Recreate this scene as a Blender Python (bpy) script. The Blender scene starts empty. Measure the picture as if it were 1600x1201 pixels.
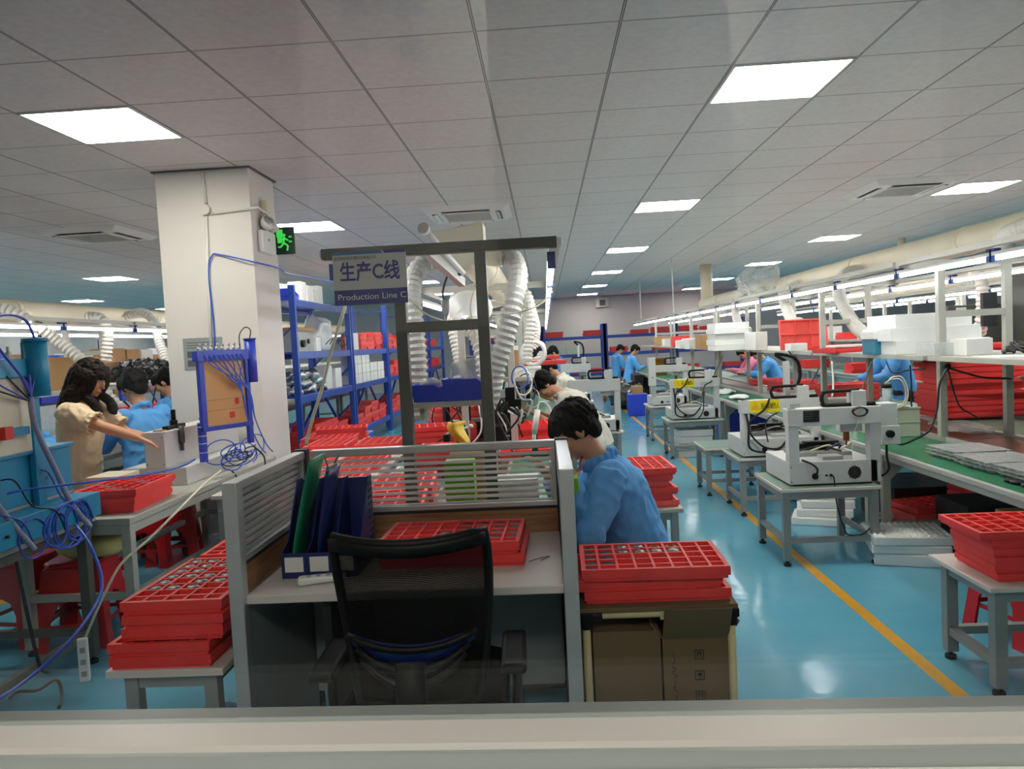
import bpy, bmesh, math, random
from math import sin, cos, pi, radians as rad
from mathutils import Vector as V, Matrix, Euler, noise
random.seed(7)
SC = bpy.context.scene
COL = SC.collection

# ------------------------------------------------------------------ camera, light set-up, exposure
F_PX, YAW, PITCH, ROLL, EYE = 1181.153, -0.045957, -0.053953, -0.050885, 1.5
CEIL = 2.987
_f = V((sin(YAW)*cos(PITCH), cos(YAW)*cos(PITCH), sin(PITCH)))
_r = V((cos(YAW), -sin(YAW), 0)); _u = _r.cross(_f)
_r, _u = cos(ROLL)*_r + sin(ROLL)*_u, -sin(ROLL)*_r + cos(ROLL)*_u
cd = bpy.data.cameras.new('camera'); cam = bpy.data.objects.new('camera', cd); COL.objects.link(cam)
cd.sensor_width = 36; cd.lens = F_PX/1600*36; cd.clip_start = .02; cd.clip_end = 100
m3 = Matrix((_r, _u, -_f)).transposed()
cam.matrix_world = Matrix.Translation((0, 0, EYE)) @ m3.to_4x4()
SC.camera = cam
wd = bpy.data.worlds.new('world'); SC.world = wd; wd.use_nodes = True
wd.node_tree.nodes['Background'].inputs[0].default_value = (.6, .65, .7, 1)
wd.node_tree.nodes['Background'].inputs[1].default_value = .05
SC.view_settings.view_transform = 'Standard'; SC.view_settings.look = 'None'
SC.view_settings.gamma = 1; SC.view_settings.use_curve_mapping = False
SC.view_settings.exposure = 1.33
PANEL_W = 11.0      # ceiling panel emission
TUBE_W = 10.0       # bench tube emission

def ray(px, py): return _r*((px-800)/F_PX) + _u*((600.5-py)/F_PX) + _f
def D(px, py, y):            # the point of the place seen at a photo pixel, at distance y down the hall
    d = ray(px, py); return V((0, 0, EYE)) + d*(y/d.y)
def Z(px, py, z=0.0):        # the same, at height z
    d = ray(px, py); return V((0, 0, EYE)) + d*((z-EYE)/d.z)

# ------------------------------------------------------------------ materials
def lin(c): return tuple(((x/255/12.92) if x/255 <= .04045 else ((x/255+.055)/1.055)**2.4) for x in c)
MATS = {}
def mat(name, rgb, rough=.5, metal=0.0, var=.06, scale=9.0, bump=0.0, bscale=60., emit=None, es=0., alpha=1., trans=0., coat=0., spec=.5):
    m = bpy.data.materials.new(name); m.use_nodes = True; MATS[name] = m
    nt = m.node_tree; b = nt.nodes['Principled BSDF']; L = nt.links.new
    c = lin(rgb)
    b.inputs['Roughness'].default_value = rough; b.inputs['Metallic'].default_value = metal
    b.inputs['Base Color'].default_value = (*c, 1); b.inputs['Specular IOR Level'].default_value = spec
    if var > 0 or bump > 0:
        tc = nt.nodes.new('ShaderNodeTexCoord')
    if var > 0:
        n = nt.nodes.new('ShaderNodeTexNoise'); n.inputs['Scale'].default_value = scale; n.inputs['Detail'].default_value = 4
        L(tc.outputs['Object'], n.inputs['Vector'])
        r = nt.nodes.new('ShaderNodeMapRange'); r.inputs[1].default_value = .25; r.inputs[2].default_value = .75
        r.inputs[3].default_value = 1-var; r.inputs[4].default_value = 1+var; L(n.outputs['Fac'], r.inputs[0])
        mx = nt.nodes.new('ShaderNodeVectorMath'); mx.operation = 'SCALE'; mx.inputs[0].default_value = c
        L(r.outputs[0], mx.inputs['Scale']); L(mx.outputs[0], b.inputs['Base Color'])
    if bump > 0:
        n2 = nt.nodes.new('ShaderNodeTexNoise'); n2.inputs['Scale'].default_value = bscale; n2.inputs['Detail'].default_value = 3
        L(tc.outputs['Object'], n2.inputs['Vector'])
        bp = nt.nodes.new('ShaderNodeBump'); bp.inputs['Strength'].default_value = bump; bp.inputs['Distance'].default_value = .01
        L(n2.outputs['Fac'], bp.inputs['Height']); L(bp.outputs[0], b.inputs['Normal'])
    if emit: b.inputs['Emission Color'].default_value = (*lin(emit), 1); b.inputs['Emission Strength'].default_value = es
    if alpha < 1: b.inputs['Alpha'].default_value = alpha
    if trans: b.inputs['Transmission Weight'].default_value = trans
    if coat: b.inputs['Coat Weight'].default_value = coat; b.inputs['Coat Roughness'].default_value = .06
    return m
def nodes_of(m): return m.node_tree, m.node_tree.nodes['Principled BSDF'], m.node_tree.links.new

mat('ceil_white', (205, 203, 199), .55, var=.0)
mat('wall_white', (222, 219, 213), .7, var=.03, scale=2.5, bump=.08, bscale=30)
mat('wall_lilac', (200, 196, 198), .7, var=.03, scale=1.5)
mat('plastic_white', (226, 226, 222), .4, var=.03)
mat('foam_white', (235, 237, 234), .75, var=.03, bump=.15, bscale=150)
mat('box_white', (228, 226, 220), .6, var=.05, scale=4)
mat('cream', (222, 214, 190), .45, var=.05, scale=3)
mat('alu', (196, 196, 190), .38, metal=.35, var=.05, scale=5)
mat('alu_dark', (96, 96, 90), .5, metal=.25, var=.08, scale=6)
mat('steel_grey', (150, 154, 152), .45, metal=.3, var=.1, scale=7)
mat('bench_grey', (176, 176, 166), .5, metal=.1, var=.07, scale=5)
mat('green_mat', (40, 118, 82), .35, var=.08, scale=6)
mat('pale_green_mat', (110, 140, 124), .4, var=.08, scale=6)
mat('tray_red', (240, 62, 60), .55, var=.08, scale=14, bump=.12, bscale=160)
mat('tray_pale', (244, 96, 86), .6, var=.08, scale=14, bump=.12, bscale=160)
mat('stool_red', (205, 22, 34), .32, var=.05)
mat('rack_blue', (28, 72, 165), .4, var=.08, scale=6)
mat('bin_blue', (30, 58, 190), .35, var=.05)
mat('crate_blue', (40, 70, 205), .4, var=.05)
mat('fix_blue', (46, 72, 190), .4, var=.06)
mat('fix_teal', (24, 138, 178), .42, var=.08, scale=6)
mat('machine_white', (206, 208, 205), .4, var=.03, scale=4)
mat('machine_pale', (196, 204, 184), .5, var=.05, scale=4)
mat('black_plastic', (13, 13, 14), .5, spec=.25, var=.1)
mat('cable_black', (14, 14, 15), .45, var=0)
mat('cable_blue', (40, 90, 205), .4, var=0)
mat('cable_indigo', (66, 78, 190), .4, var=0)
mat('cable_cream', (222, 216, 190), .5, var=0)
mat('cable_white', (232, 232, 228), .45, var=0)
mat('cable_grey', (140, 142, 168), .5, var=.12, scale=60)
mat('cardboard', (176, 138, 92), .75, var=.08, scale=5)
mat('cardboard_dark', (112, 92, 62), .8, var=.08, scale=5)
mat('wood', (150, 104, 66), .5, var=.16, scale=3)
mat('plywood', (208, 162, 104), .6, var=.06, scale=4)
mat('laminate', (214, 206, 198), .4, var=.03, scale=5)
mat('panel_grey', (150, 158, 158), .55, var=.05, scale=3)
mat('frame_silver', (196, 198, 198), .35, metal=.5, var=.03)
mat('gasket', (24, 24, 28), .6, var=0)
mat('navy', (22, 36, 98), .35, var=.06)
mat('green_plastic', (28, 142, 98), .35, var=.05)
mat('lime', (128, 205, 40), .4, var=.05)
mat('paper', (236, 236, 230), .7, var=.02)
mat('label_yellow', (238, 216, 20), .45, var=.03)
mat('print_black', (18, 18, 20), .5, var=0)
mat('print_grey', (92, 92, 96), .6, var=0)
mat('print_red', (214, 40, 30), .5, var=0)
mat('sign_blue', (34, 40, 140), .45, var=0)
mat('sign_cyan', (30, 112, 176), .45, var=0)
mat('sign_white', (214, 212, 208), .5, var=.02)
mat('coat_blue', (88, 164, 230), .75, var=.06, scale=12, bump=.25, bscale=14)
mat('shirt_white', (222, 218, 204), .8, var=.03, scale=10, bump=.25, bscale=18)
mat('blouse_cream', (232, 208, 172), .8, var=.04, scale=10, bump=.25, bscale=24)
mat('pink_cloth', (232, 130, 165), .8, var=.05)
mat('trousers', (26, 28, 36), .8, var=.1)
mat('skin', (206, 150, 116), .55, var=.04, scale=8)
mat('hair', (9, 8, 8), .65, spec=.15, var=.3, scale=40, bump=.5, bscale=50)
mat('hair_brown', (26, 16, 13), .6, spec=.2, var=.4, scale=14, bump=.6, bscale=40)
mat('eye_white', (225, 222, 215), .3, var=0)
mat('lip', (160, 84, 76), .5, var=0)
mat('hose_white', (216, 214, 206), .6, var=.05, scale=12)
mat('yellow_line', (214, 158, 40), .3, var=.12, scale=9)
mat('grille', (120, 120, 118), .6, var=.2, scale=60)
mat('dark_part', (34, 33, 34), .4, metal=.3, var=.3, scale=60)
mat('watch_part', (112, 116, 116), .3, metal=.6, var=.3, scale=80)
mat('gold_part', (178, 128, 44), .35, metal=.6, var=.2)
mat('brass', (150, 82, 28), .35, metal=.5, var=.15)
mat('pcb_green', (20, 74, 52), .4, var=.2, scale=30)
mat('exit_green', (20, 60, 40), .4, var=0)
mat('exit_lit', (60, 220, 90), .4, var=0, emit=(70, 235, 90), es=.22)
mat('screw', (80, 80, 82), .4, metal=.6, var=0)
mat('rubber', (22, 22, 22), .7, var=.1)
mat('clip_blue', (30, 66, 150), .4, var=0)
mat('pipe_cream', (214, 200, 150), .45, var=.06, scale=8)
mat('panel_light', (250, 252, 240), .5, var=0, emit=(255, 252, 238), es=PANEL_W)
mat('tube_light', (250, 250, 250), .5, var=0, emit=(250, 252, 255), es=TUBE_W)
mat('corridor_light', (250, 252, 240), .5, var=0, emit=(255, 252, 240), es=5.0)
mat('corridor_floor', (52, 52, 50), .6, var=.1)
mat('banner_fill', (250, 252, 240), .5, var=0, emit=(255, 252, 240), es=13.0)
mat('banner_cloth', (225, 223, 220), .8, var=.03)
mat('corridor_wall', (66, 62, 58), .7, var=.03, scale=2)
mat('pvc_white', (226, 224, 218), .35, var=.02)
mat('rail_white', (190, 187, 180), .4, var=.02)
mat('pvc_grey', (150, 156, 152), .4, var=.04)
mat('foil', (205, 208, 205), .22, metal=.75, var=.2, scale=30, bump=.9, bscale=40)
mat('bag_clear', (228, 232, 232), .15, var=.05, alpha=.32, bump=.9, bscale=25)
mat('bag_smoke', (130, 136, 138), .2, var=.1, alpha=.5, bump=.9, bscale=25)
mat('bag_yellow', (206, 196, 130), .3, var=.1, bump=.9, bscale=20)
mat('clear_plastic', (226, 232, 232), .12, var=.1, scale=40, alpha=.42, bump=.7, bscale=60)
mat('acrylic_amber', (120, 84, 24), .15, var=.2, alpha=.9)
mat('bin_bag', (16, 16, 18), .25, var=.1, bump=.9, bscale=18)
mat('blue_belt', (46, 128, 158), .3, var=.05)
mat('belt_brown', (92, 62, 46), .3, var=.1)
mat('yellow_bag', (226, 186, 50), .5, var=.1)

# floor: glossy epoxy with wear
m = mat('floor_epoxy', (66, 156, 190), .12, var=.0)
nt, b, L = nodes_of(m)
tc = nt.nodes.new('ShaderNodeTexCoord')
def tex_noise(nt, src, scale, detail=4, rough=.55):
    n = nt.nodes.new('ShaderNodeTexNoise'); n.inputs['Scale'].default_value = scale
    n.inputs['Detail'].default_value = detail; n.inputs['Roughness'].default_value = rough
    nt.links.new(src, n.inputs['Vector']); return n
def ramp(nt, src, stops):
    r = nt.nodes.new('ShaderNodeValToRGB'); e = r.color_ramp.elements
    while len(e) < len(stops): e.new(.5)
    for k, (p, c) in enumerate(stops):
        e[k].position = p; e[k].color = (*c, 1) if len(c) == 3 else c
    nt.links.new(src, r.inputs[0]); return r
n1 = tex_noise(nt, tc.outputs['Object'], 1.1); n2 = tex_noise(nt, tc.outputs['Object'], 4.5, 6, .7); n3 = tex_noise(nt, tc.outputs['Object'], 38, 2)
r1 = ramp(nt, n1.outputs['Fac'], [(.3, lin((88, 160, 186))), (.7, lin((102, 174, 198)))])
r2 = ramp(nt, n2.outputs['Fac'], [(.66, (0, 0, 0)), (.8, (1, 1, 1))])
mx = nt.nodes.new('ShaderNodeMixRGB'); mx.inputs[2].default_value = (*lin((70, 110, 116)), 1)
sc_ = nt.nodes.new('ShaderNodeMath'); sc_.operation = 'MULTIPLY'; sc_.inputs[1].default_value = .55
L(r2.outputs[0], sc_.inputs[0]); L(sc_.outputs[0], mx.inputs[0]); L(r1.outputs[0], mx.inputs[1])
r3 = ramp(nt, n3.outputs['Fac'], [(.77, (0, 0, 0)), (.79, (1, 1, 1))])
mx2 = nt.nodes.new('ShaderNodeMixRGB'); mx2.inputs[2].default_value = (*lin((40, 70, 80)), 1); L(r3.outputs[0], mx2.inputs[0]); L(mx.outputs[0], mx2.inputs[1])
L(mx2.outputs[0], b.inputs['Base Color'])
rr = nt.nodes.new('ShaderNodeMapRange'); rr.inputs[3].default_value = .07; rr.inputs[4].default_value = .22; L(n2.outputs['Fac'], rr.inputs[0]); L(rr.outputs[0], b.inputs['Roughness'])
bp = nt.nodes.new('ShaderNodeBump'); bp.inputs['Strength'].default_value = .12; bp.inputs['Distance'].default_value = .02
nb = tex_noise(nt, tc.outputs['Object'], 7, 2); L(nb.outputs['Fac'], bp.inputs['Height']); L(bp.outputs[0], b.inputs['Normal'])

# ceiling: .69 m lay-in panels, dark reveal with a light T-bar in it
GX0, GY0, GC = -3.0199, 3.6668, .68992
m = MATS['ceil_white']; nt, b, L = nodes_of(m)
tc = nt.nodes.new('ShaderNodeTexCoord'); sx = nt.nodes.new('ShaderNodeSeparateXYZ'); L(tc.outputs['Object'], sx.inputs[0])
def mth(op, a, bb=None):
    n = nt.nodes.new('ShaderNodeMath'); n.operation = op
    for k, v in ((0, a), (1, bb)):
        if v is None: continue
        if isinstance(v, (int, float)): n.inputs[k].default_value = v
        else: nt.links.new(v, n.inputs[k])
    return n.outputs[0]
def griddist(ch, off):
    t = mth('DIVIDE', mth('SUBTRACT', ch, off), GC)
    return mth('MULTIPLY', mth('ABSOLUTE', mth('SUBTRACT', t, mth('ROUND', t))), GC)
dx = griddist(sx.outputs['X'], GX0); dy = griddist(sx.outputs['Y'], GY0)
def line(d, w): return mth('LESS_THAN', d, w)
dark = mth('MAXIMUM', line(dx, .0078), line(dy, .0056)); bar = mth('MAXIMUM', line(dx, .0022), line(dy, .0018))
tile = nt.nodes.new('ShaderNodeTexNoise'); tile.inputs['Scale'].default_value = 26; tile.inputs['Detail'].default_value = 3
L(tc.outputs['Object'], tile.inputs['Vector'])
big = tex_noise(nt, tc.outputs['Object'], .8, 2)
sp = ramp(nt, tile.outputs['Fac'], [(.3, lin((212, 208, 205))), (.7, lin((224, 220, 217)))])
bm_ = nt.nodes.new('ShaderNodeMixRGB'); bm_.blend_type = 'MULTIPLY'; bm_.inputs[0].default_value = .10
L(sp.outputs[0], bm_.inputs[1]); L(big.outputs['Fac'], bm_.inputs[2])
c1 = nt.nodes.new('ShaderNodeMixRGB'); c1.inputs[2].default_value = (*lin((72, 72, 72)), 1); L(dark, c1.inputs[0]); L(bm_.outputs[0], c1.inputs[1])
c2 = nt.nodes.new('ShaderNodeMixRGB'); c2.inputs[2].default_value = (*lin((196, 196, 194)), 1); L(bar, c2.inputs[0]); L(c1.outputs[0], c2.inputs[1])
L(c2.outputs[0], b.inputs['Base Color'])

# wood grain
m = MATS['wood']; nt, b, L = nodes_of(m)
tc = nt.nodes.new('ShaderNodeTexCoord'); mp = nt.nodes.new('ShaderNodeMapping'); mp.inputs['Scale'].default_value = (1.2, 1.2, 16)
L(tc.outputs['Object'], mp.inputs[0]); n = tex_noise(nt, mp.outputs[0], 2.6, 6, .6)
r = ramp(nt, n.outputs['Fac'], [(.3, lin((120, 78, 46))), (.55, lin((160, 112, 72))), (.75, lin((176, 128, 86)))]); L(r.outputs[0], b.inputs['Base Color'])

# clear pane with printed frosted stripes (cubicle) and plain window glass
def glass_mat(name, stripes=False, tint=(1, 1, 1), dirt=0.0, ior=1.45):
    m = bpy.data.materials.new(name); m.use_nodes = True; MATS[name] = m
    nt = m.node_tree; nt.nodes.clear(); L = nt.links.new
    out = nt.nodes.new('ShaderNodeOutputMaterial'); tr = nt.nodes.new('ShaderNodeBsdfTransparent'); gl = nt.nodes.new('ShaderNodeBsdfGlossy')
    tr.inputs[0].default_value = (*tint, 1); gl.inputs['Roughness'].default_value = 0.0
    fr = nt.nodes.new('ShaderNodeFresnel'); fr.inputs[0].default_value = ior
    mixn = nt.nodes.new('ShaderNodeMixShader'); L(fr.outputs[0], mixn.inputs[0]); L(tr.outputs[0], mixn.inputs[1]); L(gl.outputs[0], mixn.inputs[2])
    last = mixn
    tc = nt.nodes.new('ShaderNodeTexCoord')
    if stripes:
        sx = nt.nodes.new('ShaderNodeSeparateXYZ'); L(tc.outputs['Object'], sx.inputs[0])
        md = nt.nodes.new('ShaderNodeMath'); md.operation = 'FRACT'
        dv = nt.nodes.new('ShaderNodeMath'); dv.operation = 'DIVIDE'; dv.inputs[1].default_value = .0235; L(sx.outputs['Z'], dv.inputs[0]); L(dv.outputs[0], md.inputs[0])
        lt = nt.nodes.new('ShaderNodeMath'); lt.operation = 'LESS_THAN'; lt.inputs[1].default_value = .5; L(md.outputs[0], lt.inputs[0])
        df = nt.nodes.new('ShaderNodeBsdfDiffuse'); df.inputs[0].default_value = (*lin((214, 214, 212)), 1)
        tl = nt.nodes.new('ShaderNodeBsdfTranslucent'); tl.inputs[0].default_value = (*lin((220, 220, 218)), 1)
        fm = nt.nodes.new('ShaderNodeMixShader'); fm.inputs[0].default_value = .7; L(df.outputs[0], fm.inputs[1]); L(tl.outputs[0], fm.inputs[2])
        am = nt.nodes.new('ShaderNodeMath'); am.operation = 'MULTIPLY'; am.inputs[1].default_value = .82; L(lt.outputs[0], am.inputs[0])
        m2 = nt.nodes.new('ShaderNodeMixShader'); L(am.outputs[0], m2.inputs[0]); L(last.outputs[0], m2.inputs[1]); L(fm.outputs[0], m2.inputs[2]); last = m2
    if dirt:
        mp = nt.nodes.new('ShaderNodeMapping'); mp.inputs['Scale'].default_value = (22, 22, 9); mp.inputs['Rotation'].default_value = (0, .5, 0); L(tc.outputs['Object'], mp.inputs[0])
        a = tex_noise(nt, mp.outputs[0], 1.0, 5, .6); b2 = tex_noise(nt, tc.outputs['Object'], 3.2, 2)
        r = ramp(nt, a.outputs['Fac'], [(.5, (0, 0, 0)), (.85, (1, 1, 1))]); r2 = ramp(nt, b2.outputs['Fac'], [(.42, (0.1, .1, .1)), (.75, (1, 1, 1))])
        mu = nt.nodes.new('ShaderNodeMath'); mu.operation = 'MULTIPLY'; L(r.outputs[0], mu.inputs[0]); L(r2.outputs[0], mu.inputs[1])
        mu2 = nt.nodes.new('ShaderNodeMath'); mu2.operation = 'MULTIPLY'; mu2.inputs[1].default_value = dirt; L(mu.outputs[0], mu2.inputs[0])
        df = nt.nodes.new('ShaderNodeBsdfTranslucent'); df.inputs[0].default_value = (.8, .8, .8, 1)
        m2 = nt.nodes.new('ShaderNodeMixShader'); L(mu2.outputs[0], m2.inputs[0]); L(last.outputs[0], m2.inputs[1]); L(df.outputs[0], m2.inputs[2]); last = m2
    L(last.outputs[0], out.inputs[0]); return m
glass_mat('stripe_glass', stripes=True)
glass_mat('window_glass', dirt=.10, ior=1.33)
glass_mat('clear_glass')
glass_mat('chair_mesh')
# chair mesh: fine dark weave, partly see-through
m = MATS['chair_mesh']; nt = m.node_tree; nt.nodes.clear()
out = nt.nodes.new('ShaderNodeOutputMaterial'); tr = nt.nodes.new('ShaderNodeBsdfTransparent'); df = nt.nodes.new('ShaderNodeBsdfDiffuse'); df.inputs[0].default_value = (.008, .008, .009, 1)
tc = nt.nodes.new('ShaderNodeTexCoord'); wv = nt.nodes.new('ShaderNodeTexWave'); wv.inputs['Scale'].default_value = 60; wv.bands_direction = 'Z'; nt.links.new(tc.outputs['Object'], wv.inputs['Vector'])
mr = nt.nodes.new('ShaderNodeMapRange'); mr.inputs[3].default_value = .86; mr.inputs[4].default_value = .99; nt.links.new(wv.outputs['Fac'], mr.inputs[0])
mi = nt.nodes.new('ShaderNodeMixShader'); nt.links.new(mr.outputs[0], mi.inputs[0]); nt.links.new(tr.outputs[0], mi.inputs[1]); nt.links.new(df.outputs[0], mi.inputs[2]); nt.links.new(mi.outputs[0], out.inputs[0])

# ------------------------------------------------------------------ mesh helpers
class MB:
    def __init__(s): s.v = []; s.f = []; s.sm = []
    def add(s, vs, fs, smooth=False):
        o = len(s.v); s.v += [tuple(p) for p in vs]
        for f in fs: s.f.append([i+o for i in f]); s.sm.append(smooth)
        return s
    def bx(s, x0, x1, y0, y1, z0, z1, M=None):
        vs = [V((x, y, z)) for z in (z0, z1) for y in (y0, y1) for x in (x0, x1)]
        if M is not None: vs = [M @ p for p in vs]
        return s.add(vs, [(0, 2, 3, 1), (4, 5, 7, 6), (0, 1, 5, 4), (2, 6, 7, 3), (0, 4, 6, 2), (1, 3, 7, 5)])
    def box(s, c, d, M=None):
        x, y, z = c; a, b, e = d
        if M is not None: M = Matrix.Translation(c) @ M.to_4x4(); return s.bx(-a/2, a/2, -b/2, b/2, -e/2, e/2, M)
        return s.bx(x-a/2, x+a/2, y-b/2, y+b/2, z-e/2, z+e/2)
    def bar(s, p, q, w, h=None, up=(0, 0, 1)):      # box section from p to q
        p, q = V(p), V(q); d = q-p; ln = d.length; d.normalize(); h = h or w
        a = d.cross(V(up))
        if a.length < 1e-3: a = d.cross(V((0, 1, 0)))
        a.normalize(); b = a.cross(d)
        vs = [o + a*(sx*w/2) + b*(sz*h/2) for o in (p, q) for sx, sz in ((-1, -1), (1, -1), (1, 1), (-1, 1))]
        return s.add(vs, [(0, 3, 2, 1), (4, 5, 6, 7), (0, 1, 5, 4), (1, 2, 6, 5), (2, 3, 7, 6), (3, 0, 4, 7)])
    def tube(s, pts, r, n=8, caps=True, side=None):
        """swept round tube; r number, list of numbers or list of (a,b)"""
        pts = [V(p) for p in pts]; m = len(pts)
        rs = r if isinstance(r, (list, tuple)) else [r]*m
        t0 = (pts[1]-pts[0]).normalized()
        if side is not None: a = V(side)
        else:
            a = t0.cross(V((0, 0, 1)))
            if a.length < 1e-2: a = t0.cross(V((0, 1, 0)))
        vs = []
        for i in range(m):
            t = (pts[min(i+1, m-1)] - pts[max(i-1, 0)]); t = t.normalized() if t.length > 1e-9 else t0
            a = a - t*a.dot(t); a.normalize(); b = t.cross(a)
            ra, rb = rs[i] if isinstance(rs[i], (list, tuple)) else (rs[i], rs[i])
            for k in range(n):
                th = 2*pi*k/n; vs.append(pts[i] + a*(cos(th)*ra) + b*(sin(th)*rb))
        fs = [(i*n+k, i*n+(k+1) % n, (i+1)*n+(k+1) % n, (i+1)*n+k) for i in range(m-1) for k in range(n)]
        o = len(s.v); s.add(vs, fs, True)
        if caps:
            s.f.append([o+k for k in reversed(range(n))]); s.sm.append(False)
            s.f.append([o+(m-1)*n+k for k in range(n)]); s.sm.append(False)
        return s
    def cyl(s, p, q, r, n=16, r2=None): return s.tube([p, q], [r, r if r2 is None else r2], n)
    def ell(s, c, r, M=None, nu=14, nv=9):
        c = V(c); rx, ry, rz = r if isinstance(r, (list, tuple)) else (r, r, r); vs = []
        for j in range(1, nv):
            ph = pi*j/nv
            for k in range(nu):
                th = 2*pi*k/nu; p = V((rx*sin(ph)*cos(th), ry*sin(ph)*sin(th), rz*cos(ph))); vs.append(c + (M @ p if M else p))
        top = V((0, 0, rz)); vs.append(c + (M @ top if M else top)); vs.append(c - (M @ top if M else top))
        T, B = len(vs)-2, len(vs)-1; fs = []
        for j in range(nv-2):
            for k in range(nu): fs.append((j*nu+k, (j+1)*nu+k, (j+1)*nu+(k+1) % nu, j*nu+(k+1) % nu))
        for k in range(nu): fs.append((k, (k+1) % nu, T)); fs.append(((nv-2)*nu+(k+1) % nu, (nv-2)*nu+k, B))
        return s.add(vs, fs, True)
    def prism(s, poly, a, b, axis='y', M=None):     # 2-D polygon extruded along an axis (x: (y,z), y: (x,z), z: (x,y))
        n = len(poly)
        def P3(p, t): return {'x': V((t, p[0], p[1])), 'y': V((p[0], t, p[1])), 'z': V((p[0], p[1], t))}[axis]
        vs = [P3(p, a) for p in poly] + [P3(p, b) for p in poly]
        if M is not None: vs = [M @ p for p in vs]
        fs = [tuple(range(n))[::-1], tuple(range(n, 2*n))] + [(k, (k+1) % n, n+(k+1) % n, n+k) for k in range(n)]
        return s.add(vs, fs)
    def lathe(s, prof, n=16, M=None):
        vs = [V((r*cos(2*pi*k/n), r*sin(2*pi*k/n), z)) for r, z in prof for k in range(n)]
        if M is not None: vs = [M @ p for p in vs]
        m = len(prof)
        return s.add(vs, [(i*n+k, i*n+(k+1) % n, (i+1)*n+(k+1) % n, (i+1)*n+k) for i in range(m-1) for k in range(n)], True)
    def sheet(s, fn, nu, nv, thick=0.0):            # parametric surface fn(u,v)
        vs = [V(fn(i/nu, j/nv)) for j in range(nv+1) for i in range(nu+1)]
        w = nu+1
        fs = [(j*w+i, j*w+i+1, (j+1)*w+i+1, (j+1)*w+i) for j in range(nv) for i in range(nu)]
        return s.add(vs, fs, True)
    def mesh(s, name, m):
        me = bpy.data.meshes.new(name); me.from_pydata(s.v, [], s.f); me.polygons.foreach_set('use_smooth', s.sm); me.update()
        bm = bmesh.new(); bm.from_mesh(me); bmesh.ops.recalc_face_normals(bm, faces=bm.faces[:]); bm.to_mesh(me); bm.free()
        me.materials.append(MATS[m] if isinstance(m, str) else m); return me
    def build(s, name, m, parent=None, bevel=0, solid=0):
        o = bpy.data.objects.new(name, s.mesh(name, m)); COL.objects.link(o); o.parent = parent
        if solid: k = o.modifiers.new('s', 'SOLIDIFY'); k.thickness = solid; k.offset = 0
        if bevel: k = o.modifiers.new('b', 'BEVEL'); k.width = bevel; k.segments = 2; k.limit_method = 'ANGLE'; k.angle_limit = rad(40)
        return o
def tag(o, label=None, cat=None, group=None, kind=None):
    if label: o['label'] = label
    if cat: o['category'] = cat
    if group: o['group'] = group
    if kind: o['kind'] = kind
    return o
def thing(name, label, cat, loc=(0, 0, 0), rz=0, group=None):
    o = bpy.data.objects.new(name, None); COL.objects.link(o); o.empty_display_size = .05
    o.location = loc; o.rotation_euler = (0, 0, rz); return tag(o, label, cat, group)
KIDS = {}
def dup(o, loc=None, rz=None, label=None, group=None, parent=None):
    c = o.copy(); COL.objects.link(c)
    if parent is not None: c.parent = parent
    if loc is not None: c.location = loc
    if rz is not None: c.rotation_euler = (0, 0, rz)
    if label: c['label'] = label
    if group: c['group'] = group
    for ch in o.children: dup(ch, parent=c)
    return c
def structure(o): o['kind'] = 'structure'; return o
def crom(pts, n=6):                                  # smooth curve through points
    pts = [V(p) for p in pts]; out = []
    for i in range(len(pts)-1):
        p0 = pts[max(i-1, 0)]; p1 = pts[i]; p2 = pts[i+1]; p3 = pts[min(i+2, len(pts)-1)]
        for k in range(n):
            t = k/n; out.append(.5*((2*p1) + (p2-p0)*t + (2*p0-5*p1+4*p2-p3)*t*t + (3*p1-p0-3*p2+p3)*t**3))
    out.append(pts[-1]); return out
def cable(pts, r, m, label, parent=None, name='cable', cat='cable', group=None, n=6, seg=6):
    o = MB().tube(crom(pts, seg), r, n).build(name, m, parent)
    if parent is None: tag(o, label, cat, group)
    return o
def text(body, size, m, parent, M, name='lettering', depth=.0006, width=None, bold=0):
    c = bpy.data.curves.new(name, 'FONT'); c.body = body; c.size = size; c.extrude = depth; c.align_x = 'CENTER'; c.align_y = 'CENTER'; c.offset = bold
    c.resolution_u = 3
    t = bpy.data.objects.new(name, c); COL.objects.link(t); bpy.context.view_layer.update()
    me = bpy.data.meshes.new_from_object(t.evaluated_get(bpy.context.evaluated_depsgraph_get()))
    bpy.data.objects.remove(t); bpy.data.curves.remove(c)
    if width:
        xs = [v.co.x for v in me.vertices]
        if xs and max(xs) > min(xs):
            k = width/(max(xs)-min(xs))
            for v in me.vertices: v.co.x *= k
    me.materials.clear(); me.materials.append(MATS[m])
    o = bpy.data.objects.new(name, me); COL.objects.link(o); o.parent = parent; o.matrix_local = M; return o
FACE_CAM = Matrix.Rotation(pi/2, 4, 'X')            # text lying in XY -> standing, readable from -Y
def at_front(x, y, z): return Matrix.Translation((x, y, z)) @ FACE_CAM
ORD = ['topmost'] + [o + ' from top' for o in ('2nd', '3rd', '4th', '5th', '6th', '7th', '8th', '9th', '10th', '11th', '12th', '13th', '14th', '15th', '16th')]

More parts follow.
